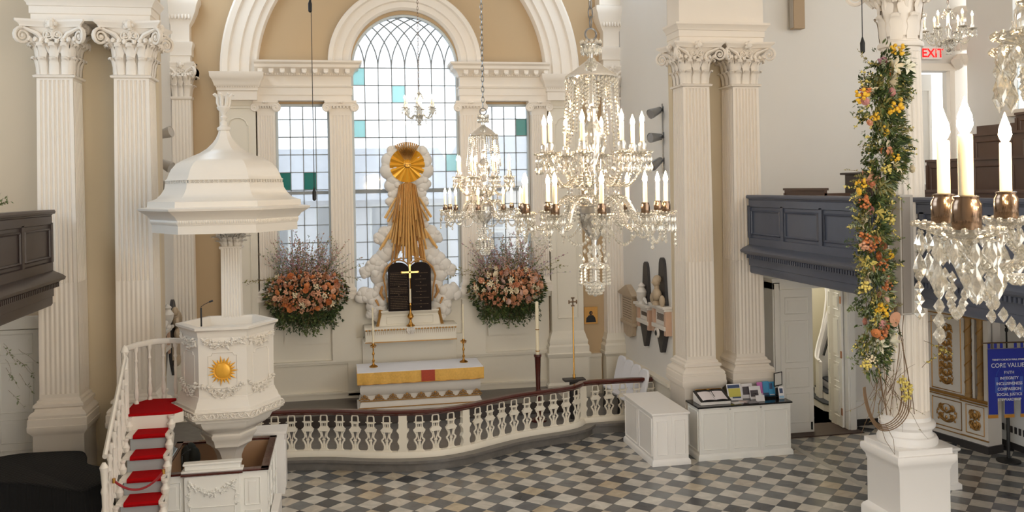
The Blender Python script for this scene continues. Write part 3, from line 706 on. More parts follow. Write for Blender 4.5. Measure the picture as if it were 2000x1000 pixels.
b = MB(); b.stack(HX, [(.34,1.24),(.36,1.3),(.40,1.34),(.41,1.38),(.38,1.4),(.42,1.44),(.52,1.49),(.60,1.55),(.635,1.61),(.645,1.65),(.75,1.66),(.78,1.71)]); b.stack(HX, [(.16,.5),(.18,1.0),(.22,1.1),(.27,1.16),(.33,1.2),(.34,1.25)]); b.build('bowl', M['pulpit'], t)
# face panels, garlands
for k in range(6):
    ang = (k+.5)*pi/3
    B = rotz(ang+pi/2)  # local -Y is outward
    d = -.675*cos(pi/6)
    f = MB(); f.tube([(-.2,d-.002,2.15),(.2,d-.002,2.15),(.2,d-.002,2.62),(.16,d-.002,2.62),(.14,d-.002,2.66),(-.14,d-.002,2.66),(-.16,d-.002,2.62),(-.2,d-.002,2.62),(-.2,d-.002,2.15)],.008,4,cap=False)
    f.xf(B); f.build('panel_moulding', M['pulpit'], t)
    for (zt, sg, nm, sd) in ((2.84,.07,'garland',3),(2.2,.13,'garland',9)):
        g = MB(); garland(g, (-.27,zt),(.27,zt), sg, 30, .034, seed=sd+k, y=d-.012); g.xf(B); g.build(nm, M['pulpit'], t)
sb = MB(); dd = -.675*cos(pi/6)-.012
for i in range(22):
    a = 2*pi*i/22; L_ = .225 if i % 2 == 0 else .185; w = .15
    sb.add([(.125*cos(a-w),dd-.006,2.40+.125*sin(a-w)),(L_*cos(a),dd-.004,2.40+L_*sin(a)),(.125*cos(a+w),dd-.006,2.40+.125*sin(a+w)),(.125*cos(a),dd-.02,2.40+.125*sin(a)),(.05*cos(a),dd+.006,2.40+.05*sin(a))],[(0,1,3),(1,2,3),(2,0,3),(0,4,1),(1,4,2),(0,2,4)])
sb.sphere((0,dd-.0,2.40),(.115,.026,.115),22,10)
sb.build('sunburst', mat('sun_gilding', rgb(244,182,66), .35, metal=.3, var=.1, scale=20), t)
# back post and canopy
m = MB(); m.box(-.14,.14,.56,.84,2.7,2.9)
m.stack([(x*.15, y*.15+.70) for x, y in flute_sq(6,.09)], [(1,2.9),(.95,4.1)]); m.rects((0,.70),[(.15,.15,4.08),(.17,.17,4.1),(.17,.17,4.13)])
m.build('back_post', M['pulpit'], t, smooth=50)
cp = corinth(.13,.26,ahw=.22); cp.build('post_capital', M['pulpit'], t, loc=(0,.70,4.13))
c = MB()
CR = [(1.06,4.40),(1.06,4.52),(1.07,4.53),(1.08,4.60),(1.10,4.62),(1.12,4.65),(1.20,4.70),(1.25,4.73),(1.26,4.76),(1.12,4.78),(1.115,4.86),(1.09,4.865),(.99,4.90),(.92,4.97),(.87,5.05),(.86,5.115),(.825,5.12),(.825,5.168),(.86,5.173),(.83,5.20),(.81,5.26),(.77,5.34),(.70,5.42),(.60,5.48),(.48,5.53),(.36,5.58),(.25,5.65),(.17,5.73),(.12,5.80),(.085,5.88),(.075,5.93)]
c.stack(HX, CR); cn = c.build('canopy', M['pulpit'], t, smooth=28)
fz = MB(); fb = MB()
for k in range(6):
    a0, a1 = Vector((*HX[k],0)), Vector((*HX[(k+1)%6],0)); mid = (a0+a1).normalized()
    for i in range(13):
        u = (i+.5)/13; p = a0.lerp(a1,u)*.85 + mid*.004
        for (dx, dz, r) in ((0,.014,.009),(0,-.014,.009),(.011,0,.009),(-.011,0,.009)):
            tg = (a1-a0).normalized(); pp = p+tg*dx; fz.sphere((pp.x,pp.y,5.145+dz), r, 6, 4)
    for i in range(34):
        u = (i+.5)/34; p = a0.lerp(a1,u)*1.076 + mid*.0; fb.sphere((p.x,p.y,4.566), (.013,.013,.028), 5, 4)
    fz.tube([a0*.855+Vector((0,0,5.172)), a1*.855+Vector((0,0,5.172))],.008,4); fz.tube([a0*.855+Vector((0,0,5.118)), a1*.855+Vector((0,0,5.118))],.008,4)
fz.build('pierced_frieze', M['pulpit'], cn); fb.build('bead_band', M['pulpit'], cn)
fn = MB(); fn.lathe([(.09,5.92),(.1,5.94),(.1,5.96),(.07,5.98),(.05,6.0),(.055,6.04),(.03,6.07),(.045,6.1),(.06,6.12),(.03,6.14),(.03,6.16),(.05,6.2),(.09,6.24),(.1,6.27),(.08,6.29)],16)
for i in range(7):
    a = 2*pi*i/7; fn.tube([(.06*cos(a),.06*sin(a),6.26),(.085*cos(a),.085*sin(a),6.34),(.09*cos(a),.09*sin(a),6.42),(.13*cos(a),.13*sin(a),6.47),(.155*cos(a),.155*sin(a),6.45)],[.022,.03,.026,.02,.014],6)
fn.lathe([(.05,6.27),(.06,6.4),(.02,6.44)],10)
fn.build('finial', M['pulpit'], cn)
# microphone on the pulpit
def mic(x,y,z,h,lx,ly,label):
    t = thing('gooseneck_microphone', label, 'microphone', (x,y,z))
    s = MB(); s.lathe([(.012,0),(.012,h*.75)],8); s.tube([(0,0,h*.74),(0,0,h*.8),(lx*.4,ly*.4,h*.9),(lx,ly,h)],.005,6); s.build('stem', M['black'], t)
    g = MB(); g.tube([(lx*.9,ly*.9,h*.985),(lx*1.3,ly*1.3,h*1.04)],[.012,.014],8); g.build('capsule', M['black'], t)
mic(-2.03, 13.72, 3.03, .36, .13, -.02, 'black gooseneck microphone on the rim of the pulpit')

# ============================================================ PULPIT STAIRS
t = thing('pulpit_stairs', 'white winding stair with red carpeted treads and turned balusters up to the pulpit', 'stairs', (-2.75, 13.4, 0))
RI, GO, ZL = .2056, .318, 1.85
ox, oy = 2.75, -13.4
def LW(x, y, z): return (x+ox, y+oy, z)
lp = [(-3.08,13.5),(-2.42,13.5),(-2.28,13.62),(-2.57,14.15),(-2.45,14.5),(-2.9,14.5),(-3.12,14.2)]
MB().box(-3.04+ox,-2.40+ox,13.472+oy,13.495+oy,ZL-.25,ZL-.015).build('fascia', M['pulpit'], t, smooth=0)
MB().prism([(x+ox,y+oy) for x,y in lp], ZL-.16, ZL-.02).build('landing', M['pulpit'], t)
MB().prism([(x+ox,y+oy) for x,y in [(-3.06,13.47),(-2.40,13.47),(-2.29,13.62),(-2.58,14.15),(-2.5,14.35),(-2.9,14.4),(-3.08,14.15)]], ZL-.02, ZL+.02).build('landing_carpet', M['red'], t, bevel=.008)
for k in range(1, 8):
    y1 = 13.5-GO*(k-1); y0 = y1-GO; z = ZL-RI*k
    xa, xb = -3.0+.027*k, -2.44+.027*k
    MB().box(*[v for v in (xa+ox, xb+ox, y0+oy-.01, y1+oy+.02)], z-.045, z-.006).build('tread', M['pulpit'], t)
    c = MB(); c.loft([[(xa+ox+.1,y,zz),(xb+ox-.04,y,zz),(xb+ox-.04,y2,z2),(xa+ox+.1,y2,z2)] for (y,zz,y2,z2) in ((y0+oy-.03,z-.05,y0+oy-.01,z-.05),(y0+oy-.045,z-.02,y0+oy-.01,z-.02),(y0+oy-.02,z+.006,y1+oy,z+.006))]); c.build('carpet', M['red'], t)
    MB().box(xa+ox+.03, xb+ox-.02, y1+oy, y1+oy+.02, z-.04, z+RI-.04).build('riser', M['riser'], t, smooth=0)
st = MB()
for xs in (-2.99,-2.42):
    for k in range(0, 8):
        y1 = 13.5-GO*k; z = ZL-RI*k
        xs_ = xs+.027*k
        st.lathe([(.03,-.2),(.05,-.17),(.058,-.12),(.035,-.08),(.03,-.05),(.05,-.02),(.05,0)],10,(xs_+ox,y1+oy-.06,z-.02))
    a = Vector((xs+ox, 13.5+oy, ZL-.3)); b_ = Vector((xs+.216+ox, 13.5-GO*8+oy, ZL-.3-RI*8)); st.tube([a,b_],[.09,.09],4,flat=(.35,1.2))
st.build('stringer', M['pulpit'], t)
def turned(h, r=.02, n=10):
    return MB().lathe([(r*1.3,0),(r*1.3,.05*h),(r*.7,.08*h),(r*1.2,.14*h),(r*1.35,.22*h),(r*.8,.34*h),(r*1.1,.38*h),(r*.75,.42*h),(r*.95,.55*h),(r*.6,.72*h),(r*1.1,.76*h),(r*.7,.8*h),(r*.85,.9*h),(r*1.3,.93*h),(r*1.3,h)], n)
bl = turned(.86, .026); bm = bl.mesh('turned_baluster', M['pulpit'])
rail = []
for k in range(0, 5):
    for j in (0,1):
        y = 13.42-GO*(k+j*.5); z = ZL-RI*(k+(1 if j else .5)) -.12
        inst('baluster', bm, t, LW(-3.02+.02*k, y, z+.02))
for (x,y) in [(-3.06,13.56),(-3.1,13.8),(-3.02,14.1),(-2.88,14.35),(-2.7,14.45),(-2.52,14.42),(-2.9,14.4)]:
    inst('baluster', bm, t, LW(x,y,ZL))
h1 = MB(); h1.tube([LW(-2.92,11.85,ZL+.98-RI*5.3), LW(-3.0,13.3,ZL+.92-.1), LW(-3.06,13.5,ZL+.87), LW(-3.12,13.85,ZL+.88), LW(-3.02,14.15,ZL+.88), LW(-2.85,14.4,ZL+.88), LW(-2.6,14.45,ZL+.88), LW(-2.4,14.35,ZL+.88)], .045, 8, flat=(.7,1)); h1.build('handrail', M['pulpit'], t)
h2 = MB(); h2.tube([LW(-2.98,11.85,ZL+.1-RI*5.3), LW(-3.08,13.4,ZL+.1-.1)], [.14,.14], 4, flat=(.12,1.0)); h2.build('outer_string', M['pulpit'], t, smooth=0)
nw = MB(); nw.lathe([(.05,0),(.05,.9),(.03,.95),(.06,1.0),(.04,1.06),(.0,1.1)],12,LW(-3.04,13.5,ZL-.1)); nw.build('newel', M['pulpit'], t); nw = MB(); nw.lathe([(.06,-1.85),(.045,-1.0),(.04,.0),(.03,.05),(.04,.1),(.026,.3),(.034,.6),(.045,.64),(.03,.7),(.045,.9),(.055,.94),(.02,1.0)],12,LW(-2.92,11.8,ZL-RI*5.2-.1)); nw.build('newel', M['pulpit'], t)

# ============================================================ CLERK'S DESK BOX under the pulpit
BX = (-2.60,-1.10,13.30,15.0); ZB = 1.0
t = thing('reading_desk', 'white panelled box desk with mahogany capping and carved garland under the pulpit', 'desk', ((BX[0]+BX[1])/2, BX[2], 0))
hx = (BX[1]-BX[0])/2; ly = BX[3]-BX[2]
def boxwall(nm, x0,x1,y0,y1, mt=None, z1=ZB): return MB().box(x0,x1,y0,y1,0,z1).build(nm, mt or M['cabw'], t, smooth=0)
boxwall('front_panel', -hx, hx, 0, .06); boxwall('back_panel', -hx, hx, ly-.06, ly); boxwall('side_panel', -hx, -hx+.06, .06, ly-.06); boxwall('side_panel', hx-.06, hx, .06, ly-.06)
inm = mat('tan_interior_paint', rgb(196,160,128), .5)
for (a,b,c,d) in ((-hx+.06,hx-.06,.06,.08),(-hx+.06,hx-.06,ly-.08,ly-.06),(-hx+.06,-hx+.08,.08,ly-.08),(hx-.08,hx-.06,.08,ly-.08)): MB().box(a,b,c,d,.02,ZB-.01).build('lining', inm, t, smooth=0)
cp = MB(); cp.box(-hx-.02,hx+.02,-.03,.09,ZB,ZB+.03); cp.box(-hx-.02,hx+.02,ly-.09,ly+.02,ZB,ZB+.03); cp.box(-hx-.02,-hx+.09,-.03,ly,ZB,ZB+.03); cp.box(hx-.09,hx+.02,-.03,ly,ZB,ZB+.03)
cp.build('capping', M['mahog'], t, bevel=.006)
ct = MB(); ct.box(-.38,.38,-.06,.0,0,ZB-.01); ct.box(-.42,.42,-.05,.12,ZB+.03,ZB+.06); ct.box(-.38,.38,-.01,.09,ZB+.06,ZB+.13); ct.box(-.4,.4,-.03,.11,ZB+.13,ZB+.16); ct.build('centre_front', M['cabw'], t, bevel=.008)
MB().box(-.42,.42,-.09,.12,ZB+.0,ZB+.032).build('desk_ledge', M['mahog'], t, bevel=.005)
fm = MB(); 
for a,b in ((-hx+.1,-.44),(.44,hx-.1)):
    for z0,z1 in ((.08,.44),(.52,.9)): pframe(fm, a, b, z0, z1, -.005, .012); fm.box(a+.05,b-.05,-.012,0,z0+.05,z1-.05)
pframe(fm, -.3,.3,.1,.55,-.065,.012)
for i in range(3):
    for z0,z1 in ((.08,.44),(.52,.9)):
        y0,y1 = .1+i*.55, .55+i*.55; fm.tube([(hx+.004,y0,z0),(hx+.004,y1,z0),(hx+.004,y1,z1),(hx+.004,y0,z1),(hx+.004,y0,z0)],.012,4,cap=False)
fm.build('panel_moulding', M['cabw'], t)
g = MB(); garland(g,(-.31,.9),(.31,.9),.16,34,.028,5,-.07); garland(g,(-.31,.9),(-.32,.55),0,12,.018,6,-.07); garland(g,(.31,.9),(.32,.55),0,12,.018,7,-.07); g.build('garland', M['cabw'], t)
hg = MB()
for z in (.25,.8): hg.box(hx, hx+.012, .62,.66,z,z+.07)
hg.build('hinges', M['black'], t)
mic(-2.28, 13.42, 1.04, .27, .09, .03, 'black gooseneck microphone on the reading desk')
o = MB(); o.box(-.13,.13,-.09,.09,0,.012); o.xf(Matrix.Rotation(R(55),4,'X')); o = o.build('open_leaflet', mat('pale_blue_paper', rgb(196,214,226), .6), loc=(-2.55,14.1,1.12), rz=R(-60)); tag(o, 'pale blue leaflet propped on the left edge of the reading desk', 'leaflet')
wb = MB(); wb.box(-1.62,-.98,15.2,15.62,0,1.0); wb.box(-1.66,-.94,15.17,15.66,1.0,1.04); wb.box(-.98,-.96,15.22,15.6,.1,.9); tag(wb.build('side_cabinet', M['white'], bevel=.005), 'white flat-topped side cabinet behind the reading desk, at the rail end', 'cabinet')
# second plinth by the right side of the box
wb = MB(); wb.box(-1.08,-.97,13.5,14.3,0,.32); tag(wb.build('step_block', M['white'], bevel=.005), 'low white step against the right side of the reading desk', 'step')
cl = MB()
for i in range(3): cl.sphere((-2.44+.06*i, 14.8+.03*sin(i*2.2), .86+.04*sin(i*1.9)), (.09,.08,.16), 12, 7)
tag(cl.build('cloth_bundle', mat('dark_green_cloth', rgb(52,56,54), .8)), 'dark green cloth bundle draped inside the back corner of the reading desk', 'cloth')
# rope
rp = thing('barrier_rope', 'red velvet rope slung across the foot of the pulpit stairs', 'rope', (-2.88,12.2,1.36))
pts = []
for i in range(15):
    u = i/14; pts.append((u*.56, -.1+u*.2, -.17*4*u*(1-u)+.01*u))
MB().tube(pts, .016, 8).build('rope', M['redrope'], rp)
e_ = MB(); e_.lathe([(.02,-.03),(.022,.03)],8,pts[0]); e_.lathe([(.02,-.03),(.022,.03)],8,pts[-1]); e_.build('brass_end', M['brass'], rp)

# ============================================================ PIANO
pp = [(-5.6,13.85),(-4.72,13.60),(-4.28,13.45),(-3.57,13.0),(-3.45,13.03),(-3.27,13.45),(-3.37,13.92),(-3.74,14.22),(-3.86,14.6),(-3.98,14.9),(-4.13,15.0),(-4.5,15.05),(-4.95,15.06),(-5.3,14.9),(-5.6,14.8)]
t = thing('grand_piano', 'grand piano hidden under a black quilted cover', 'piano', (-4.4,14.1,0))
P2 = smoothp([(x+4.4,y-14.1) for x,y in pp+[pp[0]]], 3)[:-1]
m = MB(); ctr = (0,0)
rings = []
for sc, z in ((1.07,.28),(1.04,.5),(1.015,.8),(1.005,.93),(1.0,.975),(.975,1.0)):
    r = []
    for i, (x,y) in enumerate(P2):
        wv = 1 + (.012*sin(i*2.3) if z < .9 else 0); r.append((x*sc*wv, y*sc*wv, z))
    rings.append(r)
m.loft(rings); m.build('quilted_cover', M['quilt'], t, smooth=40)
m = MB(); 
for i, (x,y) in enumerate(P2): pass
m.tube([(x*1.0,y*1.0,.985) for x,y in P2]+[(P2[0][0],P2[0][1],.985)], .012, 6, cap=False)
m.tube([(.82,-1.1,.4),(.83,-1.08,.98),(1.03,-.22,1.0)], .008, 5)
m.build('seam_piping', M['quilt'], t)
for x,y in ((-.9,-.3),(.75,-.75),(.0,.6)): MB().lathe([(.05,0),(.05,.06),(.035,.1),(.06,.5)],10,(x,y,0)).build('leg', M['black'], t)

# ============================================================ ALTAR RAIL
t = thing('altar_rail', 'curved white pierced balustrade with a dark mahogany handrail before the altar', 'balustrade', (1.6,16.1,.2))
cv = CURVE + [(4.86,17.56),(5.2,17.58),(5.8,17.56),(6.22,17.54)]
cv = [(x-1.6,y-16.1) for x,y in cv]
def ribbon(mb, pts, prof):
    rings = []
    for i, p in enumerate(pts):
        a = Vector(pts[max(i-1,0)]); b = Vector(pts[min(i+1,len(pts)-1)]); tt = (b-a).normalized(); n = Vector((tt.y,-tt.x))
        rings.append([(p[0]+n.x*o, p[1]+n.y*o, z) for o, z in prof])
    mb.loft(rings); return mb
ribbon(MB(), cv, [(-.07,0),(.08,0),(.08,.05),(.06,.08),(.05,.1),(-.05,.1),(-.07,.07)]).build('bottom_rail', M['dado'], t)
ribbon(MB(), cv, [(-.07,.79),(-.05,.765),(.05,.765),(.07,.785),(.075,.815),(.05,.84),(-.05,.84),(-.075,.82)]).build('handrail', M['mahog'], t)
ribbon(MB(), cv, [(-.03,.745),(.03,.745),(.03,.766),(-.03,.766)]).build('sub_rail', M['mahog'], t)
def out_sym(pts): return pts
def baluster_mb():
    m = MB(); D = .03
    def strip(pts, w, d=D):
        # flat band in XZ plane
        m.tube([(x,0,z) for x,z in pts], w, 6, flat=(1,1))
    # feet curve
    for s in (1,-1):
        strip([(s*.075,.10),(s*.05,.115),(s*.036,.14),(s*.034,.2),(s*.05,.25),(s*.068,.28),(s*.072,.305),(s*.05,.325),(s*.04,.35),(s*.045,.40),(s*.07,.45),(s*.078,.475)], [.011,.012,.013,.014,.015,.016,.015,.014,.013,.013,.014,.014])
        strip([(s*.02,.14),(s*.012,.22),(s*.008,.29),(s*.02,.36),(s*.035,.44)], .008)
        strip([(s*.042,.53),(s*.044,.6)], .012); strip([(s*.016,.53),(s*.016,.58)],.006)
        strip([(s*.05,.6),(s*.048,.7),(s*.036,.735)], .012)
        m.sphere((s*.068,0,.615), (.016,.016,.012), 6, 4)
    strip([(0,.12),(0,.3)], .012)
    m.loft([[(x*w,y*.024,z) for x,y in ((-1,-1),(1,-1),(1,1),(-1,1))] for w, z in ((.055,.445),(.085,.47),(.09,.485),(.07,.5),(.055,.53))])
    m.box(-.056,.056,-.02,.02,.59,.62); m.box(-.04,.04,-.016,.016,.725,.747)
    m.loft([[(x*w,y*.02,z) for x,y in ((-1,-1),(1,-1),(1,1),(-1,1))] for w, z in ((.075,.09),(.055,.115),(.036,.145))])
    m.sphere((0,-.01,.29),(.03,.02,.02),6,4)
    return m
def post_mb():
    m = MB(); m.loft([[(x*w,y*.045,z) for x,y in ((-1,-1),(1,-1),(1,1),(-1,1))] for w, z in ((.075,.0),(.075,.12),(.055,.16),(.055,.22),(.08,.28),(.075,.31),(.055,.34),(.06,.42),(.09,.47),(.09,.49),(.065,.51),(.06,.6),(.07,.62),(.06,.64),(.06,.745))]); return m
bm1 = baluster_mb().xf(S(1.22,1.1,1)).mesh('pierced_baluster', M['dado']); bm2 = post_mb().xf(S(1.2,1,1)).mesh('rail_post', M['dado'])
# arc length walk
def walk(pts, s):
    for i in range(len(pts)-1):
        a, b = Vector(pts[i]), Vector(pts[i+1]); d = (b-a).length
        if s <= d: p = a.lerp(b, s/d); return p, atan2((b-a).y, (b-a).x)
        s -= d
    return None, None
s = .2; posts = (1.03-1.6, 2.17-1.6)
while True:
    p, a = walk(cv, s)
    if p is None or p.x > 4.58: break
    ispost = any(abs(p.x-q) < .14 for q in posts) or (3.02 < p.x < 3.2)
    inst('post' if ispost else 'baluster', bm2 if ispost else bm1, t, (p.x,p.y,0), (0,0,a)); s += .292

# ============================================================ ALTAR
t = thing('altar', 'white and gold altar table under a white linen cloth with a gold brocade frontal', 'altar', (1.57,18.98,.45))
m = MB(); m.rects((0,0), [(1.3,.46,0),(1.3,.46,.05),(1.26,.42,.06),(1.24,.40,.16),(1.22,.38,.18),(1.2,.36,.26),(1.2,.36,.3)]); m.rects((0,0),[(1.19,.35,.3),(1.24,.40,.36),(1.25,.42,.46),(1.22,.40,.54),(1.18,.37,.58),(1.24,.42,.6),(1.26,.45,.76)]); m.build('body', M['cloud'], t)
g = MB()
for i in range(9):
    x = -1.16+i*.29
    for sx in (1,-1): g.merge(spiral(.042,1.4,.010,14,5), T(x+sx*.035,-.41,.265) @ S(sx,1,1))
    g.sphere((x,-.42,.31),(.03,.02,.03),6,4)
    g.tube([(x-.11,-.40,.225),(x-.06,-.41,.25),(x,-.415,.235),(x+.06,-.41,.25),(x+.11,-.40,.225)],.012,5)
g.box(-1.25,1.25,-.405,-.39,.19,.212); g.box(-1.28,1.28,-.445,-.43,.055,.075); g.build('gilt_scrollwork', M['oldgold'], t)
MB().box(-1.28,1.28,-.47,.47,.765,.79).build('table_top', M['cloud'], t, bevel=.01)
tcl = thing('altar_cloth', 'white linen altar cloth with gold brocade border and a red cross panel', 'cloth', (1.57,18.98,1.242))
lm = MB()
def wavy(x0,x1,y,z0,z1,n,amp,fl=0):
    r = [[(x0+(x1-x0)*i/n, y+amp*sin(i*.9)*k - fl*(1-k2), z) for i in range(n+1)] for z, k, k2 in ((z1,0,1),((z0+z1)/2,.6,.5),(z0,1,0))]
    lm2 = MB(); lm2.loft(r, closed=False, cap=False); lm2.loft([[(a,b+.006,c) for a,b,c in q] for q in r], closed=False, cap=False); return lm2
MB().box(-1.3,1.3,-.50,.5,0,.012).build('linen', M['linen'], tcl, bevel=.004)
wv = wavy(-1.3,1.3,-.505,-.22,.008,60,.006,.02); wv.box(-1.306,-1.3,-.5,.3,-.2,.01); wv.box(1.3,1.306,-.5,.3,-.2,.01); 
M['brocade'] = mat('gold_brocade', rgb(214,166,74), .45, metal=.25, var=.22, scale=26, bump=.3, sheen=.3)
wv.build('brocade_frontal', M['brocade'], tcl)
wavy(-.0,.28,-.515,-.215,.008,8,.004,.02).build('red_panel', mat('red_brocade', rgb(176,62,30), .6, var=.3, scale=40), tcl)
wavy(-1.3,1.3,-.512,-.235,-.215,60,.006,.0).build('fringe', M['goldp'], tcl)

def candlestick(x, y, z, hh, ch, label, k=1):
    t = thing('candlestick', label, 'candlestick', (x,y,z))
    m = MB(); m.lathe([(r*k,zz*hh) for r,zz in [(.09,0),(.092,.03),(.07,.06),(.04,.09),(.022,.13),(.018,.2),(.03,.24),(.035,.27),(.02,.3),(.015,.36),(.015,.48),(.024,.51),(.03,.55),(.02,.6),(.014,.64),(.014,.78),(.022,.81),(.02,.84),(.045,.88),(.06,.92),(.062,.94),(.03,.95),(.028,1.0)]],18)
    for s in (1,-1): m.tube([(0,0,.8*hh),(s*.05*k,0,.84*hh),(s*.06*k,0,.92*hh)],.008,5)
    m.build('brass_stick', M['brass'], t)
    c = MB(); c.lathe([(.019*k,hh),(.017*k,hh+ch),(.005,hh+ch+.006)],12); c.lathe([(.002,hh+ch),(.002,hh+ch+.02)],5); c.build('candle', M['candle'], t)
candlestick(.62,19.05,1.255,.5,.74,'brass candlestick with a tall white candle on the left end of the altar')
candlestick(2.53,19.05,1.255,.5,.74,'brass candlestick with a tall white candle on the right end of the altar')
# paschal candle
t = thing('paschal_candle', 'thick ivory candle on a dark turned wooden stand inside the rail', 'candle', (3.9,17.9,.2))
MB().lathe([(.17,0),(.17,.03),(.12,.05),(.05,.09),(.045,.5),(.06,.52),(.06,.56),(.045,.58),(.05,.9),(.065,1.3),(.08,1.32),(.08,1.36)],16).build('stand', M['mahog'], t)
MB().lathe([(.036,1.3),(.036,2.43),(.01,2.44)],16).build('candle', M['candle'], t)
MB().lathe([(.045,1.42),(.045,1.44)],14).build('brass_ring', M['brass'], t); MB().lathe([(.038,1.86),(.039,1.87),(.039,1.875)],14).build('pin_ring', M['brass'], t)
# processional cross
t = thing('processional_cross', 'brass processional cross on a long pole standing on a dark base', 'cross', (4.66,17.9,.2))
MB().box(-.22,.22,-.12,.12,.78,.82).build('base', M['slatestone'], t)
MB().lathe([(.03,.82),(.03,.9),(.016,.92),(.014,2.3)],10).build('pole', M['brass'], t)
m = MB(); z0 = 2.4
for dx,dz in ((1,0),(-1,0),(0,1),(0,-1)):
    m.tube([(0,0,z0),(dx*.07,0,z0+dz*.07)],.015,6)
    for a in (-1,0,1): m.sphere((dx*.08+(0 if dx else a*.025),0,z0+dz*.08+(a*.025 if dx else 0)),.018,6,4)
m.build('cross_head', M['bronze'], t)
MB().lathe([(.1,0),(.1,.78)],8).build('plinth', M['slatestone'], t)
# ============================================================ ALTARPIECE
GX, GY = 1.43, 19.62
t = thing('altarpiece', 'carved white clouds and gilded rays above two black tablets in front of the window', 'altarpiece', (GX, GY, 1.1))
Zo = -1.1
rnd = random.Random(11)
c = MB()
def blob(x, z, r, y=0):
    c.sphere((x, y, z+Zo), (r, r*.6, r*.92), 14, 9)
    for _ in range(4):
        a = rnd.uniform(0, 2*pi); k = r*rnd.uniform(.35,.6); c.sphere((x+cos(a)*r*.62, y-rnd.uniform(.0,.35)*r, z+Zo+sin(a)*r*.62), (k,k*.7,k), 12, 7)
for a, r in ((20,.2),(50,.18),(78,.10),(130,.18),(160,.2),(195,.22),(228,.2),(-15,.22),(-48,.2),(102,.10)):
    blob(.38*cos(R(a)), 5.48+.37*sin(R(a)), r, .02)
for s in (1,-1):
    for x, z, r in ((.33,5.06,.17),(.27,4.88,.15),(.33,4.72,.13),(.27,4.56,.14),(.33,4.38,.13),(.3,4.2,.14),(.36,4.02,.16),(.5,4.05,.15),(.6,3.92,.15),(.45,3.8,.17),(.36,3.62,.17),(.52,3.55,.18),(.66,3.45,.16),(.78,3.3,.17),(.92,3.2,.14),(.6,3.28,.18),(.64,3.08,.19),(.58,2.9,.17),(.62,2.75,.17),(.70,2.6,.19),(.84,2.68,.19),(.96,2.75,.15),(1.04,2.64,.13),(.66,2.42,.19),(.78,2.46,.16),(.64,2.22,.15),(.80,2.3,.13)):
        blob(s*x, z, r, .03)
c.build('clouds', M['cloud'], t, smooth=60)
g = MB()
g.xf(Matrix())
# sun disc with folded rays
v = [(0,-.15,5.5+Zo)]; n = 32
for i in range(n):
    a = 2*pi*i/n; rr = .38; v.append((rr*cos(a), -.12+(.03 if i % 2 else -.02), 5.5+Zo+rr*sin(a)))
g.add(v, [(0,1+i,1+(i+1)%n) for i in range(n)])
g.add([(x,y+.05,z) for x,y,z in v], [(0,1+(i+1)%n,1+i) for i in range(n)])
g.build('sun_disc', mat('bright_gilding', rgb(250,184,60), .35, metal=.5, var=.08, scale=6), t, smooth=0)
k = MB()
for i in range(13):
    a = R(60+5*i); 
    k.add([(.12*cos(a-.03),-.16,5.5+Zo+.12*sin(a-.03)),(.12*cos(a+.03),-.16,5.5+Zo+.12*sin(a+.03)),(.5*cos(a+.035),-.13,5.5+Zo+.5*sin(a+.035)),(.5*cos(a-.035),-.13,5.5+Zo+.5*sin(a-.035)),(.3*cos(a),-.19,5.5+Zo+.3*sin(a))],[(0,1,4),(1,2,4),(2,3,4),(3,0,4)])
k.build('dark_rays', M['oldgold'], t, smooth=0)
text('\u05d4\u05d5\u05d4\u05d9', .075, t, (0,-.175,5.48+Zo), M['black'])
dk = MB().sphere((0,-.14,5.5+Zo), (.09,.02,.07), 14, 6); dk.build('name_boss', M['gold'], t)
def ray(mb, x0, z0, x1, z1, w0, w1, y0=-.1, y1=-.14, th=.03):
    a = Vector((x0,y0,z0+Zo)); b = Vector((x1,y1,z1+Zo)); d = (b-a).normalized(); n_ = Vector((d.z,0,-d.x)).normalized()
    mb.add([a-n_*w0, a+n_*w0, b+n_*w1, b-n_*w1, a+Vector((0,-th,0)), b+Vector((0,-th,0))], [(0,4,5,3),(4,1,2,5),(0,1,4),(3,5,2),(0,3,2,1)])
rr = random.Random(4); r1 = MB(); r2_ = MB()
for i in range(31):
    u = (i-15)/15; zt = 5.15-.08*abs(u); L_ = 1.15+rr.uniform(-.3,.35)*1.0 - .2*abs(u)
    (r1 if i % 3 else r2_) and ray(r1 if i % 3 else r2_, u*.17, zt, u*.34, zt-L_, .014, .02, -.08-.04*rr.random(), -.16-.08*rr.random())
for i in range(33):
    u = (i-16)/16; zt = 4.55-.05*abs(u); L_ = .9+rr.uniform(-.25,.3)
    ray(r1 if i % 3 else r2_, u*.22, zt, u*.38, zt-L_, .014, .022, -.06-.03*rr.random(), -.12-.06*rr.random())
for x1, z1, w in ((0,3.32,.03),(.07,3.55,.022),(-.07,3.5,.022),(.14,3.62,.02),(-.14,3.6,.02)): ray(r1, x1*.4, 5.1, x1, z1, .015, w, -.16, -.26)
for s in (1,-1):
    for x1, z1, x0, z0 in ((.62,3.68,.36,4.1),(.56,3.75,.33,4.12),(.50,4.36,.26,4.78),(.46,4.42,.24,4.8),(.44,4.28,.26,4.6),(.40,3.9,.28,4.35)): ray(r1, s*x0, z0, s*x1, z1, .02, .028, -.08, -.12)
r1.build('gilded_rays', M['gilt'], t, smooth=0); r2_.build('brown_rays', M['gilt2'], t, smooth=0)  # every third ray of the two bundles takes the brown gilding
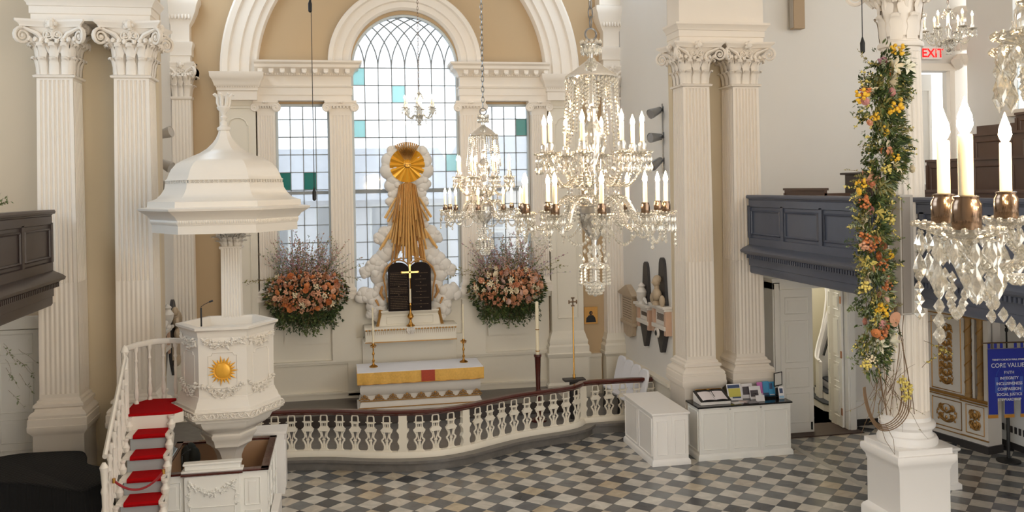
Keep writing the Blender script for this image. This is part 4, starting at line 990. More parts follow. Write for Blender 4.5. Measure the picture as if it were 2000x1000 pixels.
# tablets
def tabshape(w, z0, z1, cx): 
    p = [(cx-w,z0),(cx+w,z0),(cx+w,z1-.16)]; p += [(cx+w*.96*cos(a), z1-.16+.14*sin(a)) for a in [pi*i/10 for i in range(11)]]; p += [(cx-w,z1-.16)]; return p
for s, lb in ((-1,'left tablet densely lettered'),(1,'right tablet with short commandments')):
    m = MB().vprism([(x,z+Zo) for x,z in tabshape(.225,2.36,3.42,s*.235)], -.24, -.16); o = m.build('tablet', M['tablet'], t); 
    gm = MB(); rz = random.Random(5+s)
    rows = 22 if s < 0 else 12
    for i in range(rows):
        z = 3.2-(i+.5)*.8/rows; wd = .18 if s < 0 else rz.uniform(.08,.18)
        if (s < 0 and i in (8,13)) or (s > 0 and i % 2): 
            gm.box(s*.235-.012, s*.235+.012, -.243,-.24, z+Zo-.008, z+Zo+.008); continue
        x = s*.235-wd
        while x < s*.235+wd:
            w = rz.uniform(.008,.03); gm.box(x, x+w, -.2425, -.24, z+Zo-.004, z+Zo+.004); x += w+.01
    gm.build('lettering_lines', mat('faded_gilt_lettering', rgb(120,98,70), .6), o, smooth=0)
fr = MB()
for s in (1,-1):
    fr.tube([(s*.235+.235*cos(a),-.2,3.26+Zo+.19*sin(a)) for a in [pi*i/12 for i in range(13)]],.016,6)
    fr.tube([(s*.48,-.18,2.55+Zo),(s*.52,-.2,2.9+Zo),(s*.56,-.2,3.1+Zo),(s*.5,-.2,3.28+Zo),(s*.36,-.2,3.42+Zo),(s*.16,-.2,3.5+Zo)],[.012,.02,.024,.026,.026,.018],6)
    fr.tube([(s*.55,-.1,2.6+Zo),(s*.62,-.14,2.75+Zo),(s*.58,-.16,2.9+Zo)],[.02,.035,.02],6); fr.tube([(s*.72,-.1,2.6+Zo),(s*.66,-.16,2.48+Zo)],[.03,.015],6)
fr.build('gilded_drapery', M['gilt2'], t)
b = MB(); b.rects((0,-.02), [(.66,.14,2.02+Zo),(.66,.14,2.28+Zo),(.6,.16,2.3+Zo),(.62,.2,2.34+Zo),(.62,.2,2.37+Zo)]); pframe(b,-.5,.5,2.08+Zo,2.24+Zo,-.165,.008); b.build('plinth', M['dado'], t)
br = MB()
for s in (1,-1): br.tube([(s*.62,-.12,2.38+Zo),(s*.66,-.16,2.2+Zo),(s*.7,-.16,2.02+Zo)],[.05,.03,.04],6)
br.build('gilt_scrolls', M['oldgold'], t)
# gradine shelf
t = thing('altar_shelf', 'white shelf with gilt scalloped edge beneath the altarpiece', 'shelf', (1.44,19.5,1.75))
b = MB(); b.box(-.97,.97,-.2,.4,.0,.26); b.box(-.99,.99,-.24,.4,.24,.29); b.box(-1.0,.98,-.23,.4,-.03,.0); b.build('shelf_body', M['dado'], t)
gg = MB(); 
for i in range(30): gg.sphere((-.95+i*.0655,-.24,.235),(.026,.014,.02),6,4)
gg.box(-.98,.98,-.236,-.23,-.035,-.015)
for i in range(44): gg.tube([(-.93+i*.0433,-.205,.2),(-.93+i*.0433,-.205,.13)],[.004,.002],4)
gg.build('gilt_edging', M['oldgold'], t)
MB().box(-1.03,1.03,.26,.36,-1.3,-.02).build('back_panel', M['dado'], t, bevel=.01)
# altar cross on a bracket
t = thing('altar_cross', 'slender brass altar cross standing before the black tablets', 'cross', (1.43,19.3,2.04))
MB().lathe([(.09,0),(.09,.02),(.05,.05),(.03,.09),(.02,.14),(.05,.17),(.07,.2),(.06,.24),(.03,.28),(.02,.34),(.018,.42),(.03,.45),(.014,.5),(.01,1.06)],14).build('stem', M['brass'], t)
MB().lathe([(.022,.5),(.02,.8)],10).build('ivory_sleeve', M['candle'], t)
m = MB(); m.box(-.175,.175,-.015,.015,1.14,1.175); m.box(-.018,.018,-.015,.015,1.03,1.32)
for x,z in ((-.175,1.157),(.175,1.157),(0,1.32)): m.sphere((x,0,z),(.028,.018,.028),8,5)
m.build('cross_arms', mat('polished_gold', rgb(255,214,130), .2, metal=.9), t)
m = MB()
for i in range(5): m.tube([((i-2)*.03,-.02,.0),((i-2)*.04,-.05,-.08),((i-2)*.02,-.02,-.17)],[.02,.022,.008],6)
m.build('shell_bracket', M['cloud'], t)

# ============================================================ CABINET, DESK
def panelbox(name, label, cat, x0,x1,y0,y1,h, npx, npy, m, topm=None, ov=.035, toph=.035):
    t = thing(name, label, cat, ((x0+x1)/2, y0, 0)); hx=(x1-x0)/2; ly=y1-y0
    b = MB(); b.box(-hx,hx,0,ly,0,h-toph); b.rects((0,ly/2), [(hx+.03,ly/2+.03,0),(hx+.03,ly/2+.03,.07),(hx+.012,ly/2+.012,.1),(hx,ly/2,.11)])
    b.build('carcass', m, t)
    top = MB().box(-hx-ov,hx+ov,-ov,ly+ov,h-toph,h).build('top', topm or m, t, bevel=.006)
    for i in range(npx):
        a = -hx+2*hx*i/npx+.012; bb = -hx+2*hx*(i+1)/npx-.012; d = MB(); d.box(a,bb,-.012,0,.13,h-toph-.03); pframe(d, a+.06,bb-.06,.19,h-toph-.1,-.013,.011); d.box(a+.07,bb-.07,-.010,-.004,.2,h-toph-.11)
        d.build('door' if npx == 3 else 'panel', m, t)
    s = MB()
    for i in range(npy):
        a = ly*i/npy+.05; bb = ly*(i+1)/npy-.05; s.tube([(-hx-.004,a,.16),(-hx-.004,bb,.16),(-hx-.004,bb,h-.1),(-hx-.004,a,h-.1),(-hx-.004,a,.16)],.013,4,cap=False)
    s.build('side_moulding', m, t); return t
panelbox('storage_cabinet', 'white panelled storage cabinet with plain white top standing at the rail end', 'cabinet', 5.36,6.02,15.12,16.72,.93, 2, 2, M['white'], ov=.03)
D = panelbox('welcome_desk', 'off-white three-door desk with a glossy black top holding leaflets', 'desk', 6.27,8.05,15.22,15.76,.97, 3, 1, M['cabw'], M['blacktop'], .03, .03)
kn = MB()
for x in (-.30,.30): kn.sphere((x,-.018,.90),(.02,.012,.008),8,4)
kn.build('knobs', M['steel'], D)
DZ = .972
t = thing('guest_book_stand', 'white sloping stand holding an open guest book on the black desk top', 'book stand', (6.63,15.3,DZ))
m = MB(); m.loft([[(x,y,z) for y,z in ((0,0),(.36,0),(.36,.17),(0,.06))] for x in (-.29,.29)]); m.build('wedge', M['white'], t, bevel=.004)
s = MB(); s.loft([[(x,y,z) for y,z in ((-.01,.058),(.37,.175),(.37,.187),(-.01,.07))] for x in (-.29,.30)]); s.build('black_board', M['black'], t)
sl = math.atan2(.117,.38)
pg = MB()
for sx in (1,-1):
    pg.loft([[(sx*x,y,.073+(y+.01)*tan_+.012*sin(min(1,x/.24)*pi)**.7+.004) for x in [.002+.24*i/8 for i in range(9)]] for y,tan_ in ((.01,.308),(.29,.308))], closed=False, cap=False)
pg.build('open_pages', M['paper'], t)
m = MB(); m.tube([(-.02,.3,.19),(0,.2,.2),(.02,.1,.12)],.006,5); m.build('ribbon', M['black'], t)
o = MB(); o.box(-.26,.26,0,.02,0,.1); o.sphere((0,-.005,.09),(.05,.02,.02),8,4); tag(o.build('brass_plaque', M['brass'], loc=(6.66,15.70,DZ+.1), bevel=.004), 'brass plaque standing behind the open guest book', 'plaque')
MBs = MB().box(-.1,.1,0,.03,0,.1).build('plaque_foot', M['black'], None, loc=(0,0,-.1)); MBs.parent = [x for x in COL.objects if x.name.startswith('brass_plaque')][0]
def leaflet(x,y,w,h,tilt,cols,label,rz=0,z=DZ,kind='leaflet'):
    t = thing(kind, label, 'leaflet' if kind != 'sign' else 'sign', (x,y,z), rz)
    b = MB(); b.box(-w/2,w/2,0,.012,0,h); b.xf(Matrix.Rotation(-tilt,4,'X')); b.build('cover', cols[0], t)
    if len(cols) > 1:
        for i, (mm_, a,b_,c_,d_) in enumerate(cols[1]):
            q = MB(); q.box(-w/2+a*w,-w/2+b_*w,-.003,.0,c_*h,d_*h); q.xf(Matrix.Rotation(-tilt,4,'X')); q.build('print_block', mm_, t)
    return t
pc = lambda n,r,g,b: mat(n, rgb(r,g,b), .5)
yel, nav, wh, pk, cy, dg, lb_ = pc('yellow_print',206,198,96), pc('navy_print',66,84,120), pc('white_print',238,236,240), pc('magenta_print',214,120,196), pc('cyan_print',72,158,208), pc('charcoal_print',84,78,84), pc('pale_blue_print',150,190,220)
leaflet(7.12,15.52,.28,.30,R(20),[wh,[(yel,.08,.92,.2,.72),(nav,.05,.9,.74,.94),(nav,.3,.9,.12,.24)]],'white and yellow brochure with navy bands leaning beside the guest book')
leaflet(7.40,15.60,.22,.27,R(14),[wh,[(dg,.1,.9,.25,.8)]],'brochure with a dark photograph, second from the guest book')
leaflet(7.52,15.50,.22,.24,R(20),[wh,[(dg,.05,.75,.2,.7),(wh,.1,.6,.4,.5)]],'white brochure with charcoal picture behind the small white card')
leaflet(7.68,15.64,.12,.27,R(10),[pk,[(wh,.2,.8,.1,.25)]],'magenta leaflet in the rack')
leaflet(7.79,15.64,.13,.28,R(10),[cy,[(nav,.1,.9,.1,.25)]],'cyan leaflet next to the magenta one',)
leaflet(7.91,15.63,.12,.27,R(10),[cy,[(nav,.1,.6,.5,.9),(wh,.1,.9,.05,.16)]],'cyan leaflet with a navy block at the right of the rack')
leaflet(7.52,15.33,.17,.11,R(15),[wh],'small blank white card standing at the desk edge', kind='sign')
leaflet(7.99,15.42,.10,.22,R(18),[wh,[(nav,.2,.8,.45,.85),(lb_,.05,.95,.04,.25)]],'white leaflet with blue pictures beside the black sign holder', rz=R(-8))
for i,(x,y,a,mm_,l) in enumerate(((7.06,15.32,.2,wh,'white folder lying flat in front of the yellow brochure'),(7.22,15.36,-.2,pc('blush_print',206,186,184),'blush folder lying flat, overlapping the white one'),(7.34,15.30,.1,pc('grey_print',150,146,150),'grey card lying flat at the desk edge'))):
    o = MB().box(-.1,.1,-.06,.06,0,.006+.004*i).build('leaflet', mm_, None, loc=(x,y,DZ), rz=a); tag(o, l, 'leaflet')
m = MB().box(7.58,7.97,15.50,15.60,DZ,DZ+.035); tag(m.build('leaflet_rack', M['blacktop'], bevel=.003), 'low black rack holding the magenta and cyan leaflets', 'rack')
t = thing('sign_holder', 'empty black upright sign frame on a small stand at the desk end', 'sign', (8.02,15.62,DZ), R(25))
MB().box(-.05,.05,-.03,.03,0,.16).build('stand', M['black'], t, bevel=.006)
m = MB(); pframe(m,-.11,.11,.2,.44,0,.013); m.box(-.006,.006,-.006,.006,.15,.2); m.build('frame', M['black'], t); MB().box(-.1,.1,-.002,.002,.21,.43).build('card', M['cabw'], t, smooth=0)
# white plinth behind the column pedestal
m = MB(); m.rects((9.42,13.15), [(.33,.33,0),(.33,.33,.08),(.29,.29,.11),(.29,.29,.6),(.32,.32,.63),(.32,.32,.66)]); tag(m.build('plinth', M['white']), 'low white plinth just behind the column pedestal', 'plinth')

# ============================================================ DOORWAYS
m = MB()
for a,b in ((8.30,8.46),(9.90,10.08)): m.box(a,b,16.34,16.7,0,3.02); m.box(a+.03,b-.03,16.31,16.34,0,3.0)
m.box(8.30,10.08,16.34,16.7,2.88,3.05); m.box(8.27,10.11,16.30,16.7,3.05,3.1); m.box(10.08,10.12,16.5,16.7,0,3)
struct(m.build('trim_15', M['cabw'], bevel=.006))
struct(MB().box(8.3,10.1,16.12,16.95,0,.02).build('trim_16', mat('dark_threshold', rgb(70,50,42), .5, var=.2, scale=8), smooth=0))
def doorleaf(nm, label, x, y, rz, w=.69, h=2.84):
    t = thing(nm, label, 'door', (x,y,.03), rz); struct(t)
    MB().box(0,w,0,.045,0,h).build('leaf', M['cabw'], t, bevel=.004)
    f = MB()
    for z0,z1 in ((.2,.78),(.9,1.28),(1.4,2.22),(2.36,2.68)):
        for yy in (-.002,.047): pframe(f,.1,w-.1,z0,z1,yy,.012); 
        f.box(.16,w-.16,-.012,.0,z0+.06,z1-.06); f.box(.16,w-.16,.045,.057,z0+.06,z1-.06)
    f.build('panel_moulding', M['cabw'], t); return t
d = doorleaf('door_1', 'closed white panelled door leaf behind the welcome desk', 8.47,16.36,0)
MB().box(.62,.65,-.02,0,.05,.2).build('door_bolt', M['black'], d)
d = doorleaf('door_2', 'white panelled door leaf standing open to the stair hall', 9.885,16.46,R(82))
hg = MB()
for z in (.25,1.4,2.5): hg.box(-.02,.03,.045,.06,z,z+.14)
hg.build('hinges', mat('copper_hinge', rgb(186,132,100), .4, metal=.6), d)
# stair hall behind
struct(MB().box(8.2,12.6,16.95,20.2,-.02,.0).build('floor_stair_hall', M['mulch'], smooth=0))
m = MB(); m.box(8.2,12.6,20.0,20.1,0,4); m.box(8.1,8.2,16.95,20.1,0,4); m.box(12.6,12.7,16.95,20.1,0,4); struct(m.build('wall_stair_hall', M['cream2'], smooth=0))
t = thing('winding_stairs', 'curved white staircase with dark treads seen through the open doorway', 'stairs', (10.4,17.4,0))
dt = mat('dark_tread', rgb(60,64,70), .6)
for k in range(8):
    x0, y0 = -.15+.17*k, -.05+.15*k; p_ = [(x0,y0+.55-.02*k),(x0+.25,y0-.1),(2.0,y0-.25),(2.0,1.6),(x0+.1,1.35)]
    MB().prism(p_, 0, .18*(k+1)-.03).build('step', M['white'], t, smooth=0)
    MB().prism([(x-.02*(i<2),y-.02*(i in (1,2))) for i,(x,y) in enumerate(p_)], .18*(k+1)-.03, .18*(k+1)).build('tread', dt, t, smooth=0)
cvp = smoothp([(-.02,.9,.98),(.04,1.15,1.03),(.2,1.35,1.25),(.38,1.46,1.6),(.5,1.52,2.0),(.56,1.56,2.4),(.52,1.6,2.8),(.45,1.62,3.1)],5)
rb = MB(); rb.loft([[(x,y,0.0),(x+.06,y-.04,0.0),(x+.06,y-.04,z),(x,y,z)] for x,y,z in [(-.02,.9,.98),(.04,1.15,1.03),(.2,1.35,1.25),(.38,1.46,1.6),(.56,1.54,2.0),(.8,1.6,2.4),(1.2,1.62,2.9),(1.9,1.62,3.4)]]); rb.build('curved_parapet', M['white'], t)
hb_ = MB(); hb_.tube([(x-.03,y-.06,z+.04) for x,y,z in cvp],.022,8); hb_.build('white_handrail', M['white'], t)
hr = MB(); hr.tube([(.3,1.25,1.05),(.45,1.35,1.3),(.62,1.45,1.7),(.8,1.5,2.1)],.03,6); hr.build('inner_handrail', M['black'], t)
struct(MB().box(8.2,10.9,19.93,19.99,1.0,1.1).xf(Matrix.Rotation(0,4,'X')).build('trim_21', M['white'], smooth=0))
# gallery doorway with sign
m = MB()
for a,b in ((11.66,11.78),(12.5,12.62)): m.box(a,b,16.6,16.72,4.9,7.35)
m.box(11.62,12.66,16.58,16.72,7.25,7.4); struct(m.build('trim_17', M['trim'], bevel=.006))
struct(MB().box(11.4,12.74,18.0,18.05,4.8,7.6).build('wall_gallery_lobby', M['wall'], smooth=0))
d = MB().box(11.98,12.5,17.2,17.24,4.9,7.25); pframe(d,12.05,12.43,5.2,6.9,17.19,.02); d = d.build('door_3', M['cabw']); struct(d)
t = thing('exit_sign', 'red lettered EXIT sign above the gallery doorway', 'sign', (12.12,16.62,7.62))
MB().box(-.22,.22,0,.05,-.13,.13).build('housing', M['white'], t, bevel=.005)
text('EXIT', .25, t, (0,-.006,-.085), M['exit'], off=.004)
m = MB()
for i in range(4): m.lathe([(.17-.01*i,0),(.2,.12),(.17,.2),(.12,.24)],12,(12.88-.12,16.55,7.35+i*.33))
m.tube([(12.65,16.5,7.5),(12.55,16.45,7.42),(12.6,16.45,7.34),(12.72,16.5,7.36)],[.1,.12,.1,.05],8)
tag(m.build('corbel_bracket', M['trim']), 'cream carved corbel bracket high in the south gallery corner', 'corbel')
# black skirting by the column
struct(MB().box(10.15,11.1,16.62,16.7,.0,.14).build('baseboard_south', M['black'], smooth=0))
struct(MB().box(10.1,11.15,16.60,16.7,.14,.5).build('trim_18', M['cabw'], smooth=0))
# left aisle door
m = MB(); 
for a,b in ((-6.3,-6.1),(-4.92,-4.78)): m.box(a,b,15.92,16.05,0,2.95)
m.box(-6.35,-4.73,15.90,16.05,2.8,3.0); struct(m.build('trim_19', M['cabw'], bevel=.006))
d = doorleaf('door_4', 'white panelled door under the dark gallery beside the piano', -5.62,15.98,0, .7, 2.75); d2 = doorleaf('door_5', 'white panelled door leaf at the far edge of the aisle', -6.34,15.98,0,.7,2.75)
struct(MB().box(-4.78,-3.8,16.0,16.05,0,.95).build('trim_20', M['cabw'], smooth=0))

# ============================================================ ORGAN-LIKE CASE
A_ = Vector((11.15,15.9)); dr_ = Vector((.213,-.977))
t = thing('gilded_screen', 'white and gold carved case with twisted marbled colonnettes under the gallery', 'screen', (A_.x,A_.y,0), atan2(dr_.y, dr_.x))
m = MB(); m.box(-.5,1.08,0,.3,.12,3.2); m.box(1.05,1.6,-.05,.3,.12,.92); m.box(1.05,1.6,.06,.3,.92,2.5); m.box(1.5,1.6,-.02,.1,.92,2.5); m.box(1.03,1.62,-.07,.3,2.5,3.2); m.build('case', M['cloud'], t)
m = MB(); m.box(-.52,1.1,-.03,.3,0,.12); m.box(1.03,1.63,-.09,.3,0,.14); m.build('plinth', M['slatestone'], t)
gl = MB()
for z in (.86,.9,2.42,2.5,2.6): gl.box(-.5,1.06,-.025,0,z,z+.018); gl.box(1.03,1.62,-.085,-.05,z,z+.018)
gl.box(1.04,1.62,-.08,-.05,.22,.24); gl.box(-.5,1.05,-.02,0,.2,.215)
for x0,x1,y in ((-.4,.26,0),(.34,1.0,0)):
    pframe(gl,x0,x1,.98,2.36,y-.003,.013); pframe(gl,x0+.0,x1-.0,.28,.8,y-.003,.013)
pframe(gl,1.14,1.52,.3,.82,-.053,.012)
gl.box(-.5,1.6,-.06,.0,.905,.95)
gl.build('gilt_mouldings', M['oldgold'], t)
def arab(cx, z0, z1, w, y):
    mb = MB(); n = max(1, round((z1-z0)/.15)); h = (z1-z0)/n
    mb.tube([(cx+w*.95*cos(a), y, (z0+z1)/2+((z1-z0)/2-w*.9)*(1 if sin(a)>=0 else -1)+w*.95*sin(a)) for a in [2*pi*i/32 for i in range(33)]],.008,4)
    sp = spiral(h*.36,1.5,.02,14,5)
    for i in range(n):
        z = z0+h*(i+.5)
        for sx in (1,-1):
            mb.merge(sp, T(cx+sx*w*.5,y,z+h*.1) @ S(sx,1,1 if i%2 else -1)); mb.tube([(cx,y,z-h*.5),(cx+sx*w*.3,y-.008,z-h*.25),(cx+sx*w*.7,y,z+.1*h),(cx+sx*w*.25,y,z+h*.45)],[.014,.026,.02,.012],5); mb.sphere((cx+sx*w*.78,y,z-h*.32),(.022,.012,.026),6,4)
        mb.sphere((cx,y-.01,z),(.03,.018,.04),6,4)
    return mb
for cx in (-.07,.67): arab(cx,1.1,2.24,.17,-.01).build('gilt_arabesque', M['oldgold'], t); arab(cx,.38,.7,.24,-.01).build('gilt_arabesque', M['oldgold'], t)
arab(1.33,.38,.74,.11,-.06).build('gilt_arabesque', M['oldgold'], t)
mm_ = mat('marbled_column', rgb(178,142,92), .3, var=.35, scale=7)
for x in (1.16,1.42):
    c_ = MB(); c_.lathe([(.07,.95),(.07,1.0),(.055,1.02),(.055,2.38),(.07,2.42),(.07,2.5)],14,(x,-.0,0)); c_.build('marbled_colonnette', mm_, t)
    c_ = MB(); c_.tube([(x+.06*cos(i*.6), -.0+.06*sin(i*.6), 1.02+i*.03) for i in range(46)],.012,5); c_.build('gilt_vine', M['oldgold'], t)
MB().box(1.26,1.31,-.02,.06,.95,2.5).build('mullion_post', M['cloud'], t)
# ============================================================ BANNER
t = thing('banner_stand', 'royal blue church banner hanging from a black pole stand beside the gilded screen', 'banner', (11.5,13.9,0), R(-6))
MB().lathe([(.2,0),(.2,.02),(.12,.04),(.03,.06),(.028,.9),(.014,.92),(.014,2.28),(.028,2.3),(.028,2.34),(.012,2.36),(.03,2.4),(.0,2.46)],18).build('pole', M['black'], t)
MB().tube([(-.47,-.02,2.1),(.5,-.02,2.1)],.012,8).build('cross_rod', M['bronze'], t)
blue = mat('royal_blue_cloth', rgb(32,48,168), .75, var=.08, scale=5, sheen=.3); bl2 = mat('pale_blue_applique', rgb(70,100,196), .7)
c_ = MB(); X0, X1 = -.385, .40
c_.box(X0,X1,-.035,-.03,1.12,2.0)
for i in range(3):
    a = X0+i*.30; c_.box(a,a+.185,-.035,-.03,.84,1.12)
for a in (X0+.01,X0+.13,X0+.24,X0+.50,X0+.62,X0+.72): c_.box(a,a+.05,-.035,-.03,1.99,2.09)
c_.build('cloth', blue, t, smooth=0)
tr = MB(); gp_ = [(X0,.84),(X0+.185,.84),(X0+.185,1.12),(X0+.30,1.12),(X0+.30,.84),(X0+.485,.84),(X0+.485,1.12),(X0+.6,1.12),(X0+.6,.84),(X1,.84),(X1,2.0),(X0,2.0),(X0,.84)]
tr.tube([(x,-.036,z) for x,z in gp_],.008,4); tr.build('grey_braid', mat('grey_braid', rgb(170,160,150), .7), t)
fr = MB()
for i in range(3): fr.box(X0+i*.3,X0+i*.3+.185,-.038,-.028,.78,.84)
fr.build('gold_fringe', M['goldp'], t)
ar = MB(); 
for x0,x1 in ((-.26,-.2),(-.1,-.05),(.05,.1),(.2,.26)): ar.box(x0+.01,x1+.01,-.038,-.036,1.22,1.5)
for r_ in (.24,.1): ar.tube([(.01+r_*cos(a),-.037,1.5+r_*.9*sin(a)) for a in [pi*i/16 for i in range(17)]],.02,4,flat=(1,.15))
ar.build('arch_applique', bl2, t, smooth=0)
wt = mat('white_lettering', rgb(236,238,250), .6)
for s_, z, sz in (('TRINITY CHURCH WALL STREET',1.79,.042),('CORE VALUES',1.67,.105),('FAITH',1.555,.07),('INTEGRITY',1.455,.07),('INCLUSIVENESS',1.36,.07),('COMPASSION',1.265,.07),('SOCIAL JUSTICE',1.17,.066),('STEWARDSHIP',1.08,.066)):
    text(s_, sz, t, (.01,-.041,z), wt, ext=.001, off=.001)
# radiator cover
m = MB(); m.box(12.1,12.4,8,16,.12,.95); m.box(12.05,12.42,8,16,.95,.99); r_ = m.build('radiator_cover', M['cabw'], smooth=0); tag(r_, 'long white radiator cover under the south wall behind the banner', 'radiator')
m = MB()
for i in range(75): m.box(12.085,12.11,8.1+i*.105,8.15+i*.105,.3,.42)
m.box(12.09,12.4,8,16,0,.12); m.build('grille_slots', M['slatestone'], r_, smooth=0)
# ============================================================ FLOWERS
def rose_mesh(name, m, r=.05):
    b = MB()
    for ring, (n, rad, tilt, sz) in enumerate(((5,.2,.25,.55),(6,.5,.6,.7),(7,.8,1.0,.8))):
        for i in range(n):
            a = 2*pi*i/n+ring*.5; w = sz*.55
            c0 = Vector((rad*.4*cos(a), rad*.4*sin(a), -.25)); o_ = Vector((cos(a),sin(a),0)); s_ = Vector((-sin(a),cos(a),0))
            top = .75-ring*.22
            p = [c0-s_*w*.4, c0+s_*w*.4, c0+o_*rad*.6+s_*w+Vector((0,0,top*.6)), c0+o_*(rad*.75+.1)+Vector((0,0,top)), c0+o_*rad*.6-s_*w+Vector((0,0,top*.6)), c0+o_*rad*.72+Vector((0,0,top*.35))]
            b.add([q*r for q in p], [(0,1,5),(1,2,5),(2,3,5),(3,4,5),(4,0,5)])
    b.sphere((0,0,0),(r*.35,r*.35,r*.4),7,5)
    return b.mesh(name, m, 60)
def lily_mesh(name, m, r=.09):
    b = MB()
    for i in range(6):
        a = 2*pi*i/6; o_ = Vector((cos(a),sin(a),0)); s_ = Vector((-sin(a),cos(a),0)); k = 1 if i % 2 else .92
        L_ = [(0,.06,0),(.3,.17,.28),(.62,.2,.42),(.9,.08,.38),(1.05,.01,.27)]
        vs = []
        for d, w, z in L_: vs += [(o_*d*k - s_*w + Vector((0,0,z)))*r, (o_*d*k + Vector((0,0,z-.06)))*r, (o_*d*k + s_*w + Vector((0,0,z)))*r]
        fs = []
        for j in range(4):
            for q in (0,1): A=j*3+q; fs.append((A,A+1,A+4,A+3))
        b.add(vs, fs)
    for i in range(5): a = 1.3*i; b.tube([(0,0,0),(.2*r*cos(a),.2*r*sin(a),.6*r)],r*.03,4)
    return b.mesh(name, m, 60)
def cluster_mesh(name, m, r=.06, n=22, seed=0):
    b = MB(); q = random.Random(seed)
    for i in range(n):
        v = Vector((q.gauss(0,1),q.gauss(0,1),q.gauss(0,1))).normalized()*r*q.uniform(.45,1); b.sphere(v, r*q.uniform(.16,.3), 6, 4)
    return b.mesh(name, m, 60)
def disc_mesh(name, m, r=.09):
    b = MB(); vs = [(0,0,-.01)]+[(r*cos(a)*(1-.18*cos(a/1)),r*sin(a),.012*sin(2*a)) for a in [2*pi*i/24 for i in range(24)]]
    b.add(vs, [(0,1+i,1+(i+1)%24) for i in range(24)]); b.add([(x,y,z-.004) for x,y,z in vs], [(0,1+(i+1)%24,1+i) for i in range(24)])
    b.tube([(0,0,0),(0,-.02,.06)],[.008,.005],6); return b.mesh(name, m, 60)
fc = {k: mat('petals_'+k, rgb(*v), .6, var=.12, scale=25, sheen=.2) for k, v in dict(peach=(222,166,132),orange=(212,128,70),coral=(214,142,104),cream=(240,224,190),blush=(206,168,152),pink=(204,140,136),yellow=(240,190,44),white=(240,236,214),mauve=(176,128,142),lilac=(206,192,204),burgundy=(140,84,66),rust=(182,122,78),lemon=(226,206,110)).items()}
ROSE = {k: rose_mesh('rose_'+k, fc[k]) for k in ('peach','orange','coral','cream','blush','pink','rust','yellow','burgundy')}
LILY = {k: lily_mesh('lily_'+k, fc[k]) for k in ('white','cream','lemon','blush','peach')}
CLUS = {k: cluster_mesh('cluster_'+k, fc[k], seed=i) for i, k in enumerate(('yellow','orange','lemon','mauve','white','peach','coral','cream'))}
GR = [mat('leaf_dark', rgb(58,76,42), .5, var=.25, scale=15), mat('leaf_mid', rgb(96,112,60), .5, var=.25, scale=15), mat('leaf_olive', rgb(146,138,80), .55, var=.2, scale=15), mat('leaf_sage', rgb(150,160,128), .6, var=.2, scale=15), mat('dried_stem', rgb(128,102,76), .8)]
def addleaf(b, p, d, L_, w, mi=0, rnd=random):
    d = Vector(d).normalized(); s_ = d.orthogonal().normalized(); s_.rotate(Matrix.Rotation(rnd.uniform(0,6.28),3,d)); n_ = d.cross(s_)
    p = Vector(p); bend = n_*L_*rnd.uniform(-.2,.2)
    b.add([p, p+d*L_*.45+s_*w, p+d*L_+bend, p+d*L_*.45-s_*w], [(0,1,2),(0,2,3)], mi)
def spray(b, p, d, L_, rnd, nl=10, ls=.03, mi=1, sm=4, r=.004, droop=0, blossom=None):
    p = Vector(p); d = Vector(d).normalized(); pts = [p.copy()]; n = 6
    for i in range(n):
        d = (d + Vector((rnd.gauss(0,.16),rnd.gauss(0,.16),rnd.gauss(0,.12)-droop))).normalized(); p = p+d*L_/n; pts.append(p.copy())
    b.tube(pts, [r*(1-.7*i/n) for i in range(n+1)], 3, mi=sm, cap=False)
    for i in range(nl):
        u = rnd.uniform(.15,1)*n; k = min(int(u),n-1); q = pts[k].lerp(pts[k+1],u-k); dd = (pts[k+1]-pts[k]).normalized()
        ld = dd*.6+Vector((rnd.uniform(-1,1),rnd.uniform(-1,1),rnd.uniform(-1,1)))
        if blossom is not None and rnd.random() < .55: b.sphere(q+ld*ls*.3, ls*rnd.uniform(.18,.32), 5, 3, mi=blossom)
        else: addleaf(b, q, ld, ls*rnd.uniform(.7,1.3), ls*rnd.uniform(.16,.3), mi, rnd)
def orient(n_, rnd):
    q = Vector(n_).to_track_quat('Z','Y').to_euler(); return (q.x+rnd.uniform(-.3,.3), q.y+rnd.uniform(-.3,.3), q.z+rnd.uniform(0,6))
